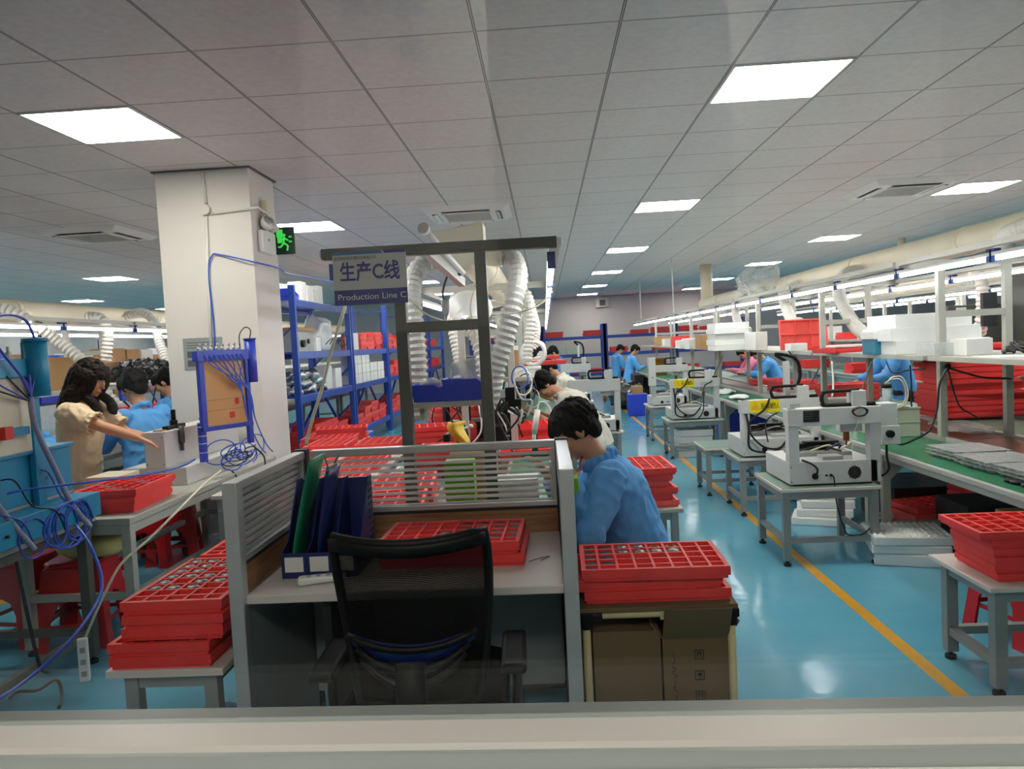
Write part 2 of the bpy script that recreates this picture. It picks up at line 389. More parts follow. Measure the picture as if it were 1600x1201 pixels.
# ================================================================== THE ROOM
XL, XR, YB = -12.2, 13.4, 26.4
o = structure(MB().bx(XL, XR, .42, YB, -.12, 0).build('floor', 'floor_epoxy')); structure(MB().bx(XL, XR, -1.8, .42, -.12, 0).build('floor_corridor', 'corridor_floor'))
o = structure(MB().bx(XL, XR, -1.8, YB, CEIL, CEIL+.1).build('ceiling', 'ceil_white'))
structure(MB().bx(XL-.15, XR+.15, YB, YB+.15, 0, CEIL).build('wall_back', 'wall_lilac'))
structure(MB().bx(XL-.15, XL, -1.8, YB, 0, CEIL).build('wall_left', 'wall_lilac'))
structure(MB().bx(XR, XR+.15, -1.8, YB, 0, CEIL).build('wall_right', 'wall_lilac'))
structure(MB().bx(-.35+XL, XR, -1.95, -1.8, 0, CEIL).build('wall_corridor', 'corridor_wall'))
# yellow aisle lines painted on the floor
structure(MB().bx(1.565, 1.63, 1.2, 21.2, 0, .0015).build('floor_marking', 'yellow_line'))
structure(MB().bx(-3.62, -3.55, 1.4, 20, 0, .0015).build('floor_marking', 'yellow_line'))
# window in the wall the picture is taken through
WIN = bpy.data.objects.new('window_1', None); COL.objects.link(WIN); WIN.location = (0, .42, 0); WIN.rotation_euler = (0, 0, -.028); structure(WIN)
def win(name, mb, m, bevel=0):
    o = mb.build(name, m, WIN, bevel); return o
win('glazing', MB().bx(-1.5, 1.7, -.003, .003, 1.27, 2.62), 'window_glass')
win('glazing_bead', MB().bx(-1.5, 1.7, -.012, .012, 1.20, 1.2905), 'pvc_grey', .003)
win('rail', MB().bx(-1.5, 1.7, -.046, -.012, 1.16, 1.2945), 'rail_white', .005)
win('track', MB().bx(-1.5, 1.7, -.0495, -.0462, 1.10, 1.2935), 'pvc_grey')
win('sill', MB().bx(-1.6, 1.8, -.078, -.0497, 1.06, 1.2852), 'pvc_white', .002)
win('jamb', MB().bx(-1.56, -1.5, -.06, .03, 1.20, 2.68), 'pvc_white', .004)
win('jamb', MB().bx(1.7, 1.76, -.06, .03, 1.20, 2.68), 'pvc_white', .004)
win('head', MB().bx(-1.56, 1.76, -.06, .03, 2.62, 2.68), 'pvc_white', .004)
MF = Matrix.Translation((0, .42, 0)) @ Matrix.Rotation(-.028, 4, 'Z')
fw = MB()
fw.bx(-11.8, 13.2, -.07, .04, 0, 1.06, MF).bx(-11.8, 13.2, -.08, .04, 2.68, CEIL, MF).bx(-11.8, -1.56, -.08, .04, 1.06, 2.68, MF).bx(1.76, 13.2, -.08, .04, 1.06, 2.68, MF)
structure(fw.build('wall_front', 'wall_white'))

# ceiling panels
def make_light():
    t = thing('ceiling_light', '', 'ceiling light')
    h = GC/2-.012; fr = MB()
    for a in (-1, 1):
        fr.bx(-h, h, a*h-.012 if a > 0 else -h, h if a > 0 else -h+.012, -.008, .0)
        fr.bx(h-.012 if a > 0 else -h, h if a > 0 else -h+.012, -h, h, -.008, .0)
    fr.build('frame', 'plastic_white', t)
    MB().bx(-h+.012, h-.012, -h+.012, h-.012, -.005, 0).build('diffuser', 'panel_light', t)
    return t
L0 = None
rows = [4.70, 8.84, 12.98, 17.12, 21.26, 24.95]
rn = ['nearest', 'second from window', 'third from window', 'fourth from window', 'fifth from window', 'farthest']
cols = [(-10.61, 'far left row'), (-7.5, 'row left of the pillar'), (-2.675, 'row over the pillar'), (1.464, 'row above the aisle'), (4.914, 'row over the right benches'), (9.05, 'far right row')]
for x, cn in cols:
    for y, r in zip(rows, rn):
        if r == 'farthest' and not 1 < x < 5: continue
        lb = 'square lit ceiling panel, %s in the %s' % (r, cn)
        if L0 is None: L0 = make_light(); L0.location = (x, y, CEIL); L0['label'] = lb
        else: dup(L0, (x, y, CEIL), 0, lb)
        
# air-conditioning cassettes
def make_ac():
    t = thing('ceiling_air_conditioner', '', 'air conditioner'); s = .475
    b = MB(); b.prism([(-s, 0), (s, 0), (s-.05, -.045), (-s+.05, -.045)], -s, s, 'y')
    pv = [(-s, -s), (s, -s), (s, s), (-s, s)]; q = s-.07
    body = MB(); vs = [(x, y, 0) for x, y in pv] + [(x*q/s, y*q/s, -.05) for x, y in pv]
    body.add(vs, [(0, 1, 2, 3), (4, 7, 6, 5), (0, 4, 5, 1), (1, 5, 6, 2), (2, 6, 7, 3), (3, 7, 4, 0)])
    body.build('panel', 'plastic_white', t, .006)
    gr = MB().bx(-.25, .25, -.25, .25, -.056, -.05); gr.build('intake_grille', 'grille', t)
    fr = MB()
    for k in range(-5, 6): fr.bx(-.25, .25, k*.045-.004, k*.045+.004, -.0585, -.056)
    fr.bx(-.26, .26, -.265, -.25, -.06, -.05).bx(-.26, .26, .25, .265, -.06, -.05).bx(-.265, -.25, -.265, .265, -.06, -.05).bx(.25, .265, -.265, .265, -.06, -.05)
    fr.build('grille_frame', 'plastic_white', t)
    for a in range(4):
        M = Matrix.Rotation(a*pi/2, 4, 'Z')
        sl = MB(); sl.bx(-.26, .26, .315, .375, -.0525, -.0495, M); sl.build('air_slot', 'print_black', t)
        fl = MB(); fl.add([M @ V(p) for p in ((-.25, .32, -.053), (.25, .32, -.053), (.25, .36, -.066), (-.25, .36, -.066), (-.25, .32, -.050), (.25, .32, -.050), (.25, .36, -.063), (-.25, .36, -.063))],
               [(0, 1, 2, 3), (7, 6, 5, 4), (0, 4, 5, 1), (1, 5, 6, 2), (2, 6, 7, 3), (3, 7, 4, 0)]); fl.build('louvre', 'plastic_white', t)
    return t
A0 = make_ac(); A0.location = (-.78, 8.5, CEIL); A0['label'] = 'white ceiling cassette air conditioner above the production line sign'
dup(A0, (3.95, 8.5, CEIL), 0, 'white ceiling cassette air conditioner above the right benches')
dup(A0, (-5.0, 8.45, CEIL), 0, 'white ceiling cassette air conditioner left of the white pillar')
dup(A0, (4.6, 22.9, CEIL), 0, 'small far ceiling cassette air conditioner near the back wall')

# white pillar
PX0, PX1, PY0, PY1 = -3.0, -2.25, 5.9, 6.45
P = MB(); P.bx(PX0, PX1, PY0, PY1, 0, CEIL); structure(P.build('pillar', 'wall_white', None, .006))
structure(MB().bx(PX0-.012, PX1+.012, PY0-.012, PY1+.012, 0, .09).build('trim_1', 'wall_white', None, .004))
structure(MB().bx(PX0-.02, PX1+.02, PY0-.02, PY1+.02, CEIL-.012, CEIL).build('trim_2', 'print_grey'))
def PF(px, py, off=0.0): return D(px, py, PY0-off)
cd_ = thing('cable_conduit', 'white plastic conduit with round junction box on the pillar front', 'conduit', PF(322, 328))
c0 = V(cd_.location)
MB().cyl(PF(316, 268, .012)-c0, PF(322, 318, .012)-c0, .012, 10).cyl(PF(322, 338, .012)-c0, PF(332, 600, .012)-c0, .012, 10).build('vertical_pipe', 'wall_white', cd_)
a = PF(330, 333, .012)-c0; b = PF(396, 325, .012)-c0
MB().tube(crom([a, b, b+V((.03, .05, 0)), b+V((.03, .26, -.01))], 5), .012, 10).build('side_pipe', 'wall_white', cd_)
MB().cyl((0, -.0, 0), (0, -.04, 0), .042, 18).build('junction_box', 'wall_white', cd_)
# emergency lamp and exit sign on the pillar's right flank
el = thing('emergency_light', 'white twin-head emergency light on the pillar side', 'emergency light', (PX1, 6.14, 2.55))
MB().bx(0, .05, -.14, .14, -.22, -.04).build('case', 'plastic_white', el, .008)
for s in (-1, 1):
    M = Matrix.Translation((.06, s*.06, .02)) @ Matrix.Rotation(rad(25*s), 4, 'Z') @ Matrix.Rotation(rad(60), 4, 'Y')
    h = MB().lathe([(.0, -.05), (.03, -.05), (.055, -.02), (.062, .02), (.056, .025), (0, .02)], 16, M).build('lamp_head', 'plastic_white', el)
    MB().lathe([(0, .026), (.05, .026), (.05, .022), (0, .022)], 16, M).build('lens', 'foil', h)
MB().bx(.005, .03, -.03, .03, -.05, .0).build('bracket', 'plastic_white', el)
MB().bx(.0505, .052, -.03, -.01, -.12, -.10).build('button', 'print_black', el)
MB().bx(0, .06, -.045, .045, .11, .21).build('plug_box', 'cream', el, .006)
MB().tube(crom([(.03, 0, .11), (.06, -.02, .05), (.03, 0, -.03)], 5), .006, 6).build('power_cord', 'plastic_white', el)
ex = thing('exit_sign', 'green running-man exit sign projecting from the pillar corner', 'exit sign', (PX1+.0, 6.40, 2.47))
MB().bx(.0, .17, -.012, .012, -.115, .115).build('box', 'exit_green', ex, .004)
g = MB(); y = -.0135
g.bx(.02, .075, y, y+.001, .03, .095); g.bx(.027, .068, y-.0005, y+.001, -.02, .03)
ex2 = g; 
ex2.ell((.085, y, .045), (.014, .002, .014), None, 10, 6)
for p, q in (((.085, .03), (.08, -.02)), ((.08, -.02), (.115, -.045)), ((.115, -.045), (.105, -.085)), ((.08, -.02), (.05, -.055)), ((.05, -.055), (.03, -.05)), ((.085, .02), (.12, .0)), ((.085, .02), (.055, -.005)), ((.125, -.01), (.15, -.01)), ((.125, .03), (.15, .03))):
    g.bar((p[0], y, p[1]), (q[0], y, q[1]), .003, .014)
g.build('running_figure', 'exit_lit', ex)
# blue air hose running across the pillar
cable([PF(392, 700, .03)+V((-.45, -.1, 0)), PF(334, 560, .02), PF(326, 430, .02), PF(331, 400, .02), PF(345, 398, .02), PF(400, 410, .02), D(440, 420, 6.2), D(452, 428, 7.2), D(520, 440, 9.0)], .006, 'cable_blue', 'thin blue air hose looping across the pillar to the rack', name='air_hose', cat='hose', seg=7)
nt_ = thing('notice_sheet', 'grey notice sheet pasted on the pillar front', 'notice', PF(318, 552, .002))
MB().bx(-.16, .16, -.003, 0, -.125, .125).build('sheet', 'panel_grey', nt_)
pr = MB(); 
for k in range(3): pr.bx(-.13+.0, .13-.05*k, -.0042, -.003, .085-.02*k, .09-.02*k)
pr.bx(-.13, -.02, -.0042, -.003, -.03, .02).bx(.01, .12, -.0042, -.003, -.03, .02).bx(-.13, .0, -.0042, -.003, -.1, -.05)
pr.build('print', 'print_grey', nt_)
# corridor lamp and hanging banners behind the viewer (they mirror faintly in the pane)
cl = dup(L0, (-.6, -.75, CEIL), 0, 'square lamp over the corridor behind the window'); 
for ch in cl.children:
    if ch.name.startswith('diffuser'): ch.data = ch.data.copy(); ch.data.materials.clear(); ch.data.materials.append(MATS['corridor_light'])

c2_ = dup(cl, (.15, -1.28, CEIL), 0, 'added square fill lamp lighting the hanging banners')  # added unseen lamp, brightens the banners so the pane mirrors them
for ch in c2_.children:
    if ch.name.startswith('diffuser'): ch.data = ch.data.copy(); ch.data.materials.clear(); ch.data.materials.append(MATS['banner_fill'])
def banner(x0, x1, label, cols_):
    t = thing('hanging_banner', label, 'banner', ((x0+x1)/2, -1.70, 2.22)); w = (x1-x0)/2
    MB().bx(-w, w, -.004, .004, -.66, .66).build('cloth', 'banner_cloth', t)
    MB().cyl((-w-.02, 0, .665), (w+.02, 0, .665), .01, 8).build('rod', 'pipe_cream', t)
    BK = Matrix.Rotation(pi, 4, 'Z')
    for cx_, s_, m_ in cols_:
        for i, ch_ in enumerate(s_): text(ch_, .105, m_, t, BK @ at_front(cx_, -.006, .55-.14*i))
banner(-.90, -.26, 'left hanging banner with vertical slogan, mirrored faintly in the pane', [(.12, '保持现场规范', 'sign_blue'), (-.06, '严格执行标准', 'sign_blue')])
banner(.52, 1.16, 'right hanging banner with vertical slogan, mirrored faintly in the pane', [(.16, '现场整洁', 'sign_blue'), (-.04, '规范化流程', 'print_red')])

# ================================================================== RED FOAM TRAYS
TL, TW, TH = .50, .33, .042
def tray_mesh(nx=8, ny=5, L=TL, W=TW, h=TH, m='tray_red', name='foam_tray'):
    b = MB(); w = .016; d = .009
    e = .007; b.bx(-L/2+e, L/2-e, -W/2+e, W/2-e, 0, .012)
    b.bx(-L/2, L/2, -W/2, -W/2+w, .012, h).bx(-L/2, L/2, W/2-w, W/2, .012, h).bx(-L/2, -L/2+w, -W/2+w, W/2-w, .012, h).bx(L/2-w, L/2, -W/2+w, W/2-w, .012, h)
    for i in range(1, nx): x = -L/2+i*L/nx; b.bx(x-d/2, x+d/2, -W/2+w, W/2-w, .012, h-.001)
    for j in range(1, ny): y = -W/2+j*W/ny; b.bx(-L/2+w, L/2-w, y-d/2, y+d/2, .012, h-.002)
    return b.mesh(name, m)
TRAY = tray_mesh(); TRAYP = tray_mesh(m='tray_pale'); TRAY12 = tray_mesh(4, 3, .5, .36, .05)
NTR = 0
def tray(loc, rz=0, label=None, group=None, me=None, parent=None, cat='tray'):
    o = bpy.data.objects.new('foam_tray', me or TRAY); COL.objects.link(o)
    o.location = loc; o.rotation_euler = (0, 0, rz); return tag(o, label, cat, group)
def cells(nx, ny): return [((i+.5)*TL/nx-TL/2, (j+.5)*TW/ny-TW/2) for j in range(ny) for i in range(nx)]
def stack(x, y, z, n, place, rz=0, jit=.012, jr=.02, me=None, top_pale=False, group=None):
    """n trays piled up; place says where the stack is"""
    top = None
    for k in range(n):
        q = n-1-k
        lb = ('single red foam tray %s' % place) if n == 1 else 'red foam tray %s, %s' % (place, ORD[q])
        mm = me or (TRAYP if random.random() < .25 else TRAY)
        top = tray((x+random.uniform(-jit, jit), y+random.uniform(-jit, jit), z+k*TH), rz+random.uniform(-jr, jr), lb, group or ('red trays %s' % place), mm)
    return top
def make_part(kind):
    b = MB()
    if kind == 0: b.lathe([(0, 0), (.018, 0), (.021, .004), (.021, .013), (.017, .018), (0, .018)], 14)
    elif kind == 1:
        b.lathe([(0, 0), (.018, 0), (.021, .004), (.021, .012), (.015, .015), (0, .013)], 14); b.box((0, .021, .008), (.02, .008, .006)).box((0, -.021, .008), (.02, .008, .006))
    else: b.lathe([(.010, .004), (.019, .002), (.021, .008), (.019, .014), (.010, .012), (.010, .004)], 14)
    return b
PARTM = [make_part(0).mesh('watch_case', 'watch_part'), make_part(1).mesh('watch_case', 'dark_part'), make_part(2).mesh('watch_case', 'gold_part')]
def fill(tr, cellset, nx, ny, where, kinds=(0, 1), dx=0):
    c = cells(nx, ny)
    kn = {0: 'silver', 1: 'black', 2: 'brass coloured'}
    R = Matrix.Rotation(tr.rotation_euler[2], 4, 'Z')
    for (i, j) in cellset:
        x, y = c[j*nx+i]; k = kinds[(i*7+j*3) % len(kinds)]
        o = bpy.data.objects.new('watch_case', PARTM[k]); COL.objects.link(o); o.scale = (1.12, 1.12, 1)
        o.location = V(tr.location) + R @ V((x, y, .022)); o.rotation_euler = (0, 0, random.uniform(-.5, .5))
        tag(o, '%s watch case in the %s' % (kn[k], where), 'watch case', '%s watch cases in the %s' % (kn[k], where))

# ================================================================== OFFICE CUBICLE IN FRONT
CX0, CX1, CY0, CY1, CT = -1.0, .045, 2.30, 2.985, 1.113
cb = thing('cubicle_desk', 'grey office cubicle desk with striped glass screens and wood strips', 'desk', ((CX0+CX1)/2, 2.3, 0))
cx = cb.location.x; X0, X1, Y1 = CX0-cx, CX1-cx, CY1-CY0
def screen(name, axis, a0, a1, c, zlow, glass_z0, wood_z0):
    """a partition panel: axis 'y' runs along y at x=c, 'x' along x at y=c"""
    t = .022
    def B(b, p0, p1, z0, z1, th): return b.bx(c-th, c+th, p0, p1, z0, z1) if axis == 'y' else b.bx(p0, p1, c-th, c+th, z0, z1)
    low = B(MB(), a0+.022, a1-.022, zlow, wood_z0, t*.8).build(name, 'panel_grey', cb, .003)
    B(MB(), a0+.022, a1-.022, wood_z0, glass_z0-.032, t*.8).build('wood_strip', 'wood', low)
    B(MB(), a0+.022, a1-.022, glass_z0-.032, glass_z0-.02, t*.9).build('gasket', 'gasket', low)
    fr = MB(); B(fr, a0+.022, a1-.022, CT-.028, CT, t); B(fr, a0+.022, a1-.022, glass_z0-.02, glass_z0, t)
    B(fr, a0+.022, a0+.044, glass_z0, CT-.028, t*.85); B(fr, a1-.044, a1-.022, glass_z0, CT-.028, t*.85)
    fr.build('screen_frame', 'frame_silver', low, .002)
    B(MB(), a0+.044, a1-.044, glass_z0, CT-.028, .003).build('striped_glass', 'stripe_glass', low)
    return low
screen('left_panel', 'y', 0, Y1, X0, .04, .875, .75)
screen('back_panel', 'x', X0+.02, X1, Y1, .14, .875, .75)
rp = MB().bx(X1-.02, X1+.02, 0, .30, .04, CT-.10).build('right_panel', 'panel_grey', cb, .003)
for px_ in (X0, X1): MB().bx(px_-.023, px_+.023, -.02, .024, 0, CT).build('post', 'frame_silver', cb, .003)
MB().bx(X1-.023, X1+.023, .024, Y1+.02, CT-.1, CT).build('top_rail', 'frame_silver', cb, .003)
MB().bx(X1-.018, X1+.018, .30, Y1, .04, CT-.1).build('right_panel', 'panel_grey', cb)
for px_ in (X0, X1): MB().bx(px_-.026, px_+.026, Y1-.026, Y1+.026, .0, CT+.006).build('corner_post', 'gasket', cb, .003)
MB().bx(X0+.022, X1-.022, .0, Y1-.02, .722, .75).build('desktop', 'laminate', cb, .004)
MB().bx(X0+.25, X0+.275, .05, Y1-.03, .0, .722).build('desk_leg', 'gasket', cb)
MB().bx(X0+.03, X1-.03, Y1-.06, Y1-.03, .15, .722).build('modesty_panel', 'panel_grey', cb)

# file organiser on the desk with what stands in it
fo = thing('file_organiser', 'blue three-bay plastic file organiser on the cubicle desk', 'file organiser', (-.79, 2.60, .75))
W = .255; bw = W/3
base = MB().bx(-W/2, W/2, -.13, .13, 0, .006)
base.build('base', 'navy', fo)
for k in range(4):
    x = -W/2+k*bw
    b = MB().prism([(-.13, 0), (.13, 0), (.13, .30), (.08, .30), (-.06, .11), (-.13, .085)], x-.0025, x+.0025, 'x'); 
    b.build('divider', 'navy', fo)
sl = MB()
for k in range(10): sl.bx(W/2+.002, W/2+.0045, .065, .115, .05+k*.024, .062+k*.024)
sl.build('side_slots', 'gasket', fo)
for k in range(3):
    x = -W/2+(k+.5)*bw
    MB().bx(x-bw/2, x+bw/2, -.134, -.129, 0, .085).build('front_panel', 'navy', fo)
    MB().bx(x-bw/2, x+bw/2, .126, .13, 0, .29).build('back_panel', 'navy', fo)
    MB().bx(x-bw*.37, x+bw*.37, -.1365, -.134, .022, .072).build('label_card', 'box_white', fo)
def bent(name, x0, x1, h, m, lab, cat, w=.17, th=.004, z0=.008, lean=.0):
    o = thing(name, lab, cat, (-.79, 2.60, .75))
    b = MB().sheet(lambda u, v: (x0+(x1-x0)*v**1.3 + .006*sin(u*3), -.10+u*w+lean*v, z0+h*v), 4, 12)
    b.build('sheet', m, o, 0, th); return o
g = bent('plastic_folder', -.108, -.020, .385, 'green_plastic', 'translucent green plastic folder leaning out of the file organiser', 'folder')
MB().bx(-.024, -.019, -.085, .04, .365, .392).build('tab', 'green_plastic', g)
c = bent('clipboard', -.02, .035, .345, 'navy', 'dark blue clipboard standing in the middle bay of the file organiser', 'clipboard', .16, .006)
MB().bx(.024, .034, -.07, .03, .335, .36).cyl((.028, -.06, .36), (.024, -.075, .40), .003, 6).cyl((.028, .02, .36), (.045, .03, .39), .003, 6).build('spring_clip', 'alu_dark', c)
o = tag(MB().prism([(0, 0), (.045, 0), (.045, .04), (.035, .04), (.03, .022), (0, .03)], -.012, .012, 'y').build('card_piece', 'box_white'), 'cream cut card piece in the right bay of the organiser', 'card'); o.location = (-.755, 2.50, .815)
cable([(-.735, 2.53, .80), (-.725, 2.55, .86), (-.705, 2.53, .87), (-.69, 2.55, .83), (-.70, 2.52, .80)], .004, 'print_red', 'thin red wire coiled in the right bay of the organiser', name='wire_coil', cat='wire')
# remote control
rc = thing('remote_control', 'white remote control lying on the desk before the organiser', 'remote control', (-.765, 2.415, .75), rad(16))
MB().prism([(-.075, 0), (.075, .004), (.075, .022), (-.075, .026), (-.082, .013)], -.022, .022, 'y').build('body', 'plastic_white', rc, .007)
bt = MB()
for i in range(3):
    for j in range(2): bt.bx(-.05+i*.03, -.036+i*.03, -.012+j*.016, -.003+j*.016, .0235, .0262)
bt.build('buttons', 'panel_grey', rc)
# trays on the desk
top = stack(-.345, 2.69, .75, 2, 'on the cubicle desk', rad(-2), .008, .02, TRAY)
top.location.x -= .01
fill(top, [(i, 4) for i in range(4, 8)]+[(i, 3) for i in range(4, 8)]+[(i, 2) for i in range(3, 8)]+[(6, 1), (7, 1), (5, 1), (3, 1)], 8, 5, 'tray on the cubicle desk', (1,))
cable([(-.09, 2.55, .754), (-.06, 2.58, .754), (-.03, 2.60, .754), (-.02, 2.60, .754), (-.05, 2.56, .754)], .0012, 'cable_black', 'thin black thread lying on the desk beside the trays', name='thread', cat='thread')

# mesh office chair, seen from behind
ch = thing('office_chair', 'black mesh-back office chair pushed up to the cubicle desk', 'chair', (-.385, 1.98, 0), rad(2))
def back_pt(u, v):     # u across, v up : 0..1
    hw = .165 + .036*min(1, v*1.15) + .012*sin(v*pi); x = (u-.5)*2*hw
    y = -.045 + .05*sin((1-v)*pi*.85) - .05*(abs(u-.5)*2)**2*-1 - .03*v*v
    z = .545 + .455*v + .016*(abs(u-.5)*2)**2*v
    return V((x, y, z))
MB().sheet(lambda u, v: back_pt(u, v), 14, 16).build('mesh_back', 'chair_mesh', ch)
loop = [back_pt(i/12, 1) for i in range(13)] + [back_pt(1, 1-j/10) for j in range(1, 11)] + [back_pt(1-i/12, 0) for i in range(1, 13)] + [back_pt(0, j/10) for j in range(1, 10)]
loop.append(loop[0])
MB().tube(loop, .013, 8, False).build('backrest_frame', 'black_plastic', ch)
MB().sheet(lambda u, v: back_pt(u, .93+.07*v)+V((0, -.012, 0)), 14, 2).build('top_band', 'black_plastic', ch, 0, .022)
# lumbar bracket: curved black plastic bars behind the mesh
lb_ = MB()
def lum(u, zz, out): 
    return V(((u-.5)*.32, -.075-out+.11*(u-.5)**2*4*.35, zz))
lb_.sheet(lambda u, v: lum(u, .755-.02*(1-(2*u-1)**2)-.05*v*(1-(2*u-1)**2*.5), .0), 12, 2)
lb2 = MB()
for z0, s_, dz in ((.76, 1.0, .0), (.725, .86, .035), (.70, .8, .06)):
    lb2.tube([V(((i/12-.5)*.34*s_, -.085+.12*(i/12-.5)**2, z0-(dz*.6+.035)*(1-(abs(i/12-.5)*2)**2.2))) for i in range(13)], [.0095]*13, 6)
lb_.build('lumbar_pad', 'navy', ch, 0, .012); lb2.build('lumbar_bracket', 'black_plastic', ch)
MB().tube(crom([(0, -.11, .70), (0, -.12, .60), (0, -.09, .48), (0, .02, .40)], 5), [(.04, .018)]*16, 10).build('back_spine', 'black_plastic', ch)
MB().prism([(-.24, .06), (.24, .06), (.235, .47), (.15, .52), (-.15, .52), (-.235, .47)], .43, .50, 'z').build('seat', 'black_plastic', ch, .025)
for s in (-1, 1):
    ar = MB().tube(crom([(s*.20, .12, .40), (s*.25, .12, .43), (s*.265, .12, .54), (s*.26, .16, .615)], 5), [(.03, .014)]*16, 8).build('armrest', 'black_plastic', ch)
    MB().bx(s*.26-.035, s*.26+.035, -.02, .24, .615, .645).build('arm_pad', 'black_plastic', ar, .012)
MB().cyl((0, .26, .08), (0, .26, .43), .026, 14).build('gas_column', 'black_plastic', ch)
for k in range(5):
    a = 2*pi*k/5+.3; e = (.30*cos(a), .26+.30*sin(a), .075)
    lg = MB().tube([(0, .26, .115), ((.15*cos(a)), .26+.15*sin(a), .10), e], [.028, .022, .016], 8).build('base_leg', 'black_plastic', ch)
    MB().cyl((e[0]-.022*sin(a), e[1]+.022*cos(a), .03), (e[0]+.022*sin(a), e[1]-.022*cos(a), .03), .03, 14).build('caster', 'rubber', lg)
    
# ================================================================== PIPE CART WITH CARTONS
kx0, kx1, ky0, ky1, kz = .075, .605, 2.52, 2.90, .592
kt = thing('pipe_cart', 'cream pipe-frame cart with black joints beside the cubicle', 'cart', (kx0, ky0, 0))
w_, d_ = kx1-kx0, ky1-ky0
for x in (.02, w_-.02):
    for y in (.02, d_-.02): MB().cyl((x, y, 0.0), (x, y, kz-.03), .014, 12).build('leg', 'pipe_cream', kt)
rl = MB()
for y in (.02, d_-.02):
    rl.cyl((.02, y, kz-.03), (w_-.02, y, kz-.03), .0135, 12).cyl((.02, y, .09), (w_-.02, y, .09), .0135, 12)
for x in (.02, w_-.02): rl.cyl((x, .02, kz-.03), (x, d_-.02, kz-.03), .0135, 12)
rl.build('rail', 'pipe_cream', kt)
for x in (.02, w_-.02):
    for y in (.02, d_-.02):
        j = MB(); s = 1 if x < .1 else -1
        j.cyl((x, y, kz-.075), (x, y, kz-.008), .021, 10).cyl((x, y, kz-.03), (x+s*.055, y, kz-.03), .02, 10).cyl((x, y, kz-.03), (x, y+(.05 if y < .1 else -.05), kz-.03), .02, 10)
        j.box((x, y, kz-.03), (.046, .046, .03)).build('joint', 'black_plastic', kt, .003)
MB().bx(0, w_, 0, d_, kz-.016, kz).build('top_board', 'cardboard_dark', kt, .002)
MB().bx(.0, w_, .0, d_, .1, .112).build('lower_board', 'cardboard_dark', kt)
tp = MB().bx(.27, .31, .004, .0065+.03, kz-.047, kz-.012); tp.build('tape', 'pipe_cream', kt)
def carton(x0, x1, y0, y1, z0, z1, label, m='cardboard', open_=False, name='cardboard_box', rz=0, flap=.5):
    c = ((x0+x1)/2, (y0+y1)/2, z0); t = thing(name, label, 'box', c, rz); a, b, h = (x1-x0)/2, (y1-y0)/2, z1-z0
    if open_:
        bb = MB(); w = .004
        bb.bx(-a, a, -b, b, 0, w).bx(-a, a, -b, -b+w, w, h).bx(-a, a, b-w, b, w, h).bx(-a, -a+w, -b+w, b-w, w, h).bx(a-w, a, -b+w, b-w, w, h); bb.build('carton', m, t)
        for sy in (-1, 1):
            M = Matrix.Translation((0, sy*b, h)) @ Matrix.Rotation(sy*rad(-60*flap), 4, 'X'); MB().bx(-a, a, -.002, .002, 0, b*.9, M).build('flap', m, t)
        for sx in (-1, 1):
            M = Matrix.Translation((sx*a, 0, h)) @ Matrix.Rotation(sx*rad(70*flap), 4, 'Y'); MB().bx(-.002, .002, -b, b, 0, a*.6, M).build('flap', m, t)
    else:
        MB().bx(-a, a, -b, b, 0, h).build('carton', m, t, .003)
        MB().bx(-.025, .025, -b-.0008, b+.0008, h*.72, h+.0008).build('tape', 'pipe_cream', t)
    return t
b1 = carton(.115, .345, 2.545, 2.87, .112, .50, 'plain brown carton standing left on the lower cart shelf', 'cardboard_dark')
b1.children[1].hide_render = False
bpy.data.objects.remove(b1.children[1])
b2 = carton(.352, .575, 2.545, 2.87, .112, .47, 'open carton with printed handling marks right on the cart shelf', 'cardboard_dark', True)
yy = -.1635
ic = MB()
for k in range(4):
    zc = .30-.072*k; xc = .01; h = .015
    for (p, q) in (((-h, -h), (h, -h)), ((h, -h), (h, h)), ((h, h), (-h, h)), ((-h, h), (-h, -h))): ic.bar((xc+p[0], yy, zc+p[1]), (xc+q[0], yy, zc+q[1]), .002, .0022)
    if k == 0: ic.bar((xc-.006, yy, zc-.008), (xc-.004, yy, zc+.009), .002, .003).bar((xc+.003, yy, zc-.008), (xc+.006, yy, zc+.006), .002, .003).ell((xc+.003, yy, zc+.006), (.004, .001, .004), None, 8, 5)
    if k == 1: ic.bar((xc-.008, yy, zc), (xc+.008, yy, zc), .002, .003).bar((xc, yy, zc), (xc, yy, zc-.009), .002, .003).ell((xc, yy, zc+.004), (.007, .001, .004), None, 8, 5)
    if k == 2:
        for s in (-1, 1): ic.bar((xc+s*.006, yy, zc-.009), (xc+s*.006, yy, zc+.006), .002, .003).bar((xc+s*.006-.004, yy, zc+.003), (xc+s*.006, yy, zc+.009), .002, .002).bar((xc+s*.006+.004, yy, zc+.003), (xc+s*.006, yy, zc+.009), .002, .002)
    if k == 3: ic.prism([(-.007+xc, zc+.006), (xc+.007, zc+.006), (xc+.003, zc-.001), (xc+.001, zc-.002), (xc+.001, zc-.008), (xc-.001, zc-.008), (xc-.001, zc-.002), (xc-.003, zc-.001)], yy-.001, yy, 'y')
ic.build('handling_marks', 'print_black', b2)
random.seed(3)
hw_ = MB()
for k in range(5):
    z0 = .31-.05*k; x = -.075
    hw_.tube(crom([(x+random.uniform(-.008, .008), yy, z0-.008*j) for j in range(6)], 3), .0012, 5)
hw_.build('handwriting', 'print_black', b2)
stack(.335, 2.715, kz, 3, 'on the pipe cart', 0, .012, .025, TRAY)
T = [o for o in COL.objects if 'tray on the pipe cart' in o.get('label', '')]
T[0].location.x = .345; T[1].location.x = .315; T[1].location.y = 2.73; T[2].location.x = .34; T[2].location.y = 2.70
fill(T[2], [(0, j) for j in range(5)]+[(1, j) for j in range(1, 5)], 8, 5, 'top tray on the pipe cart', (1,))
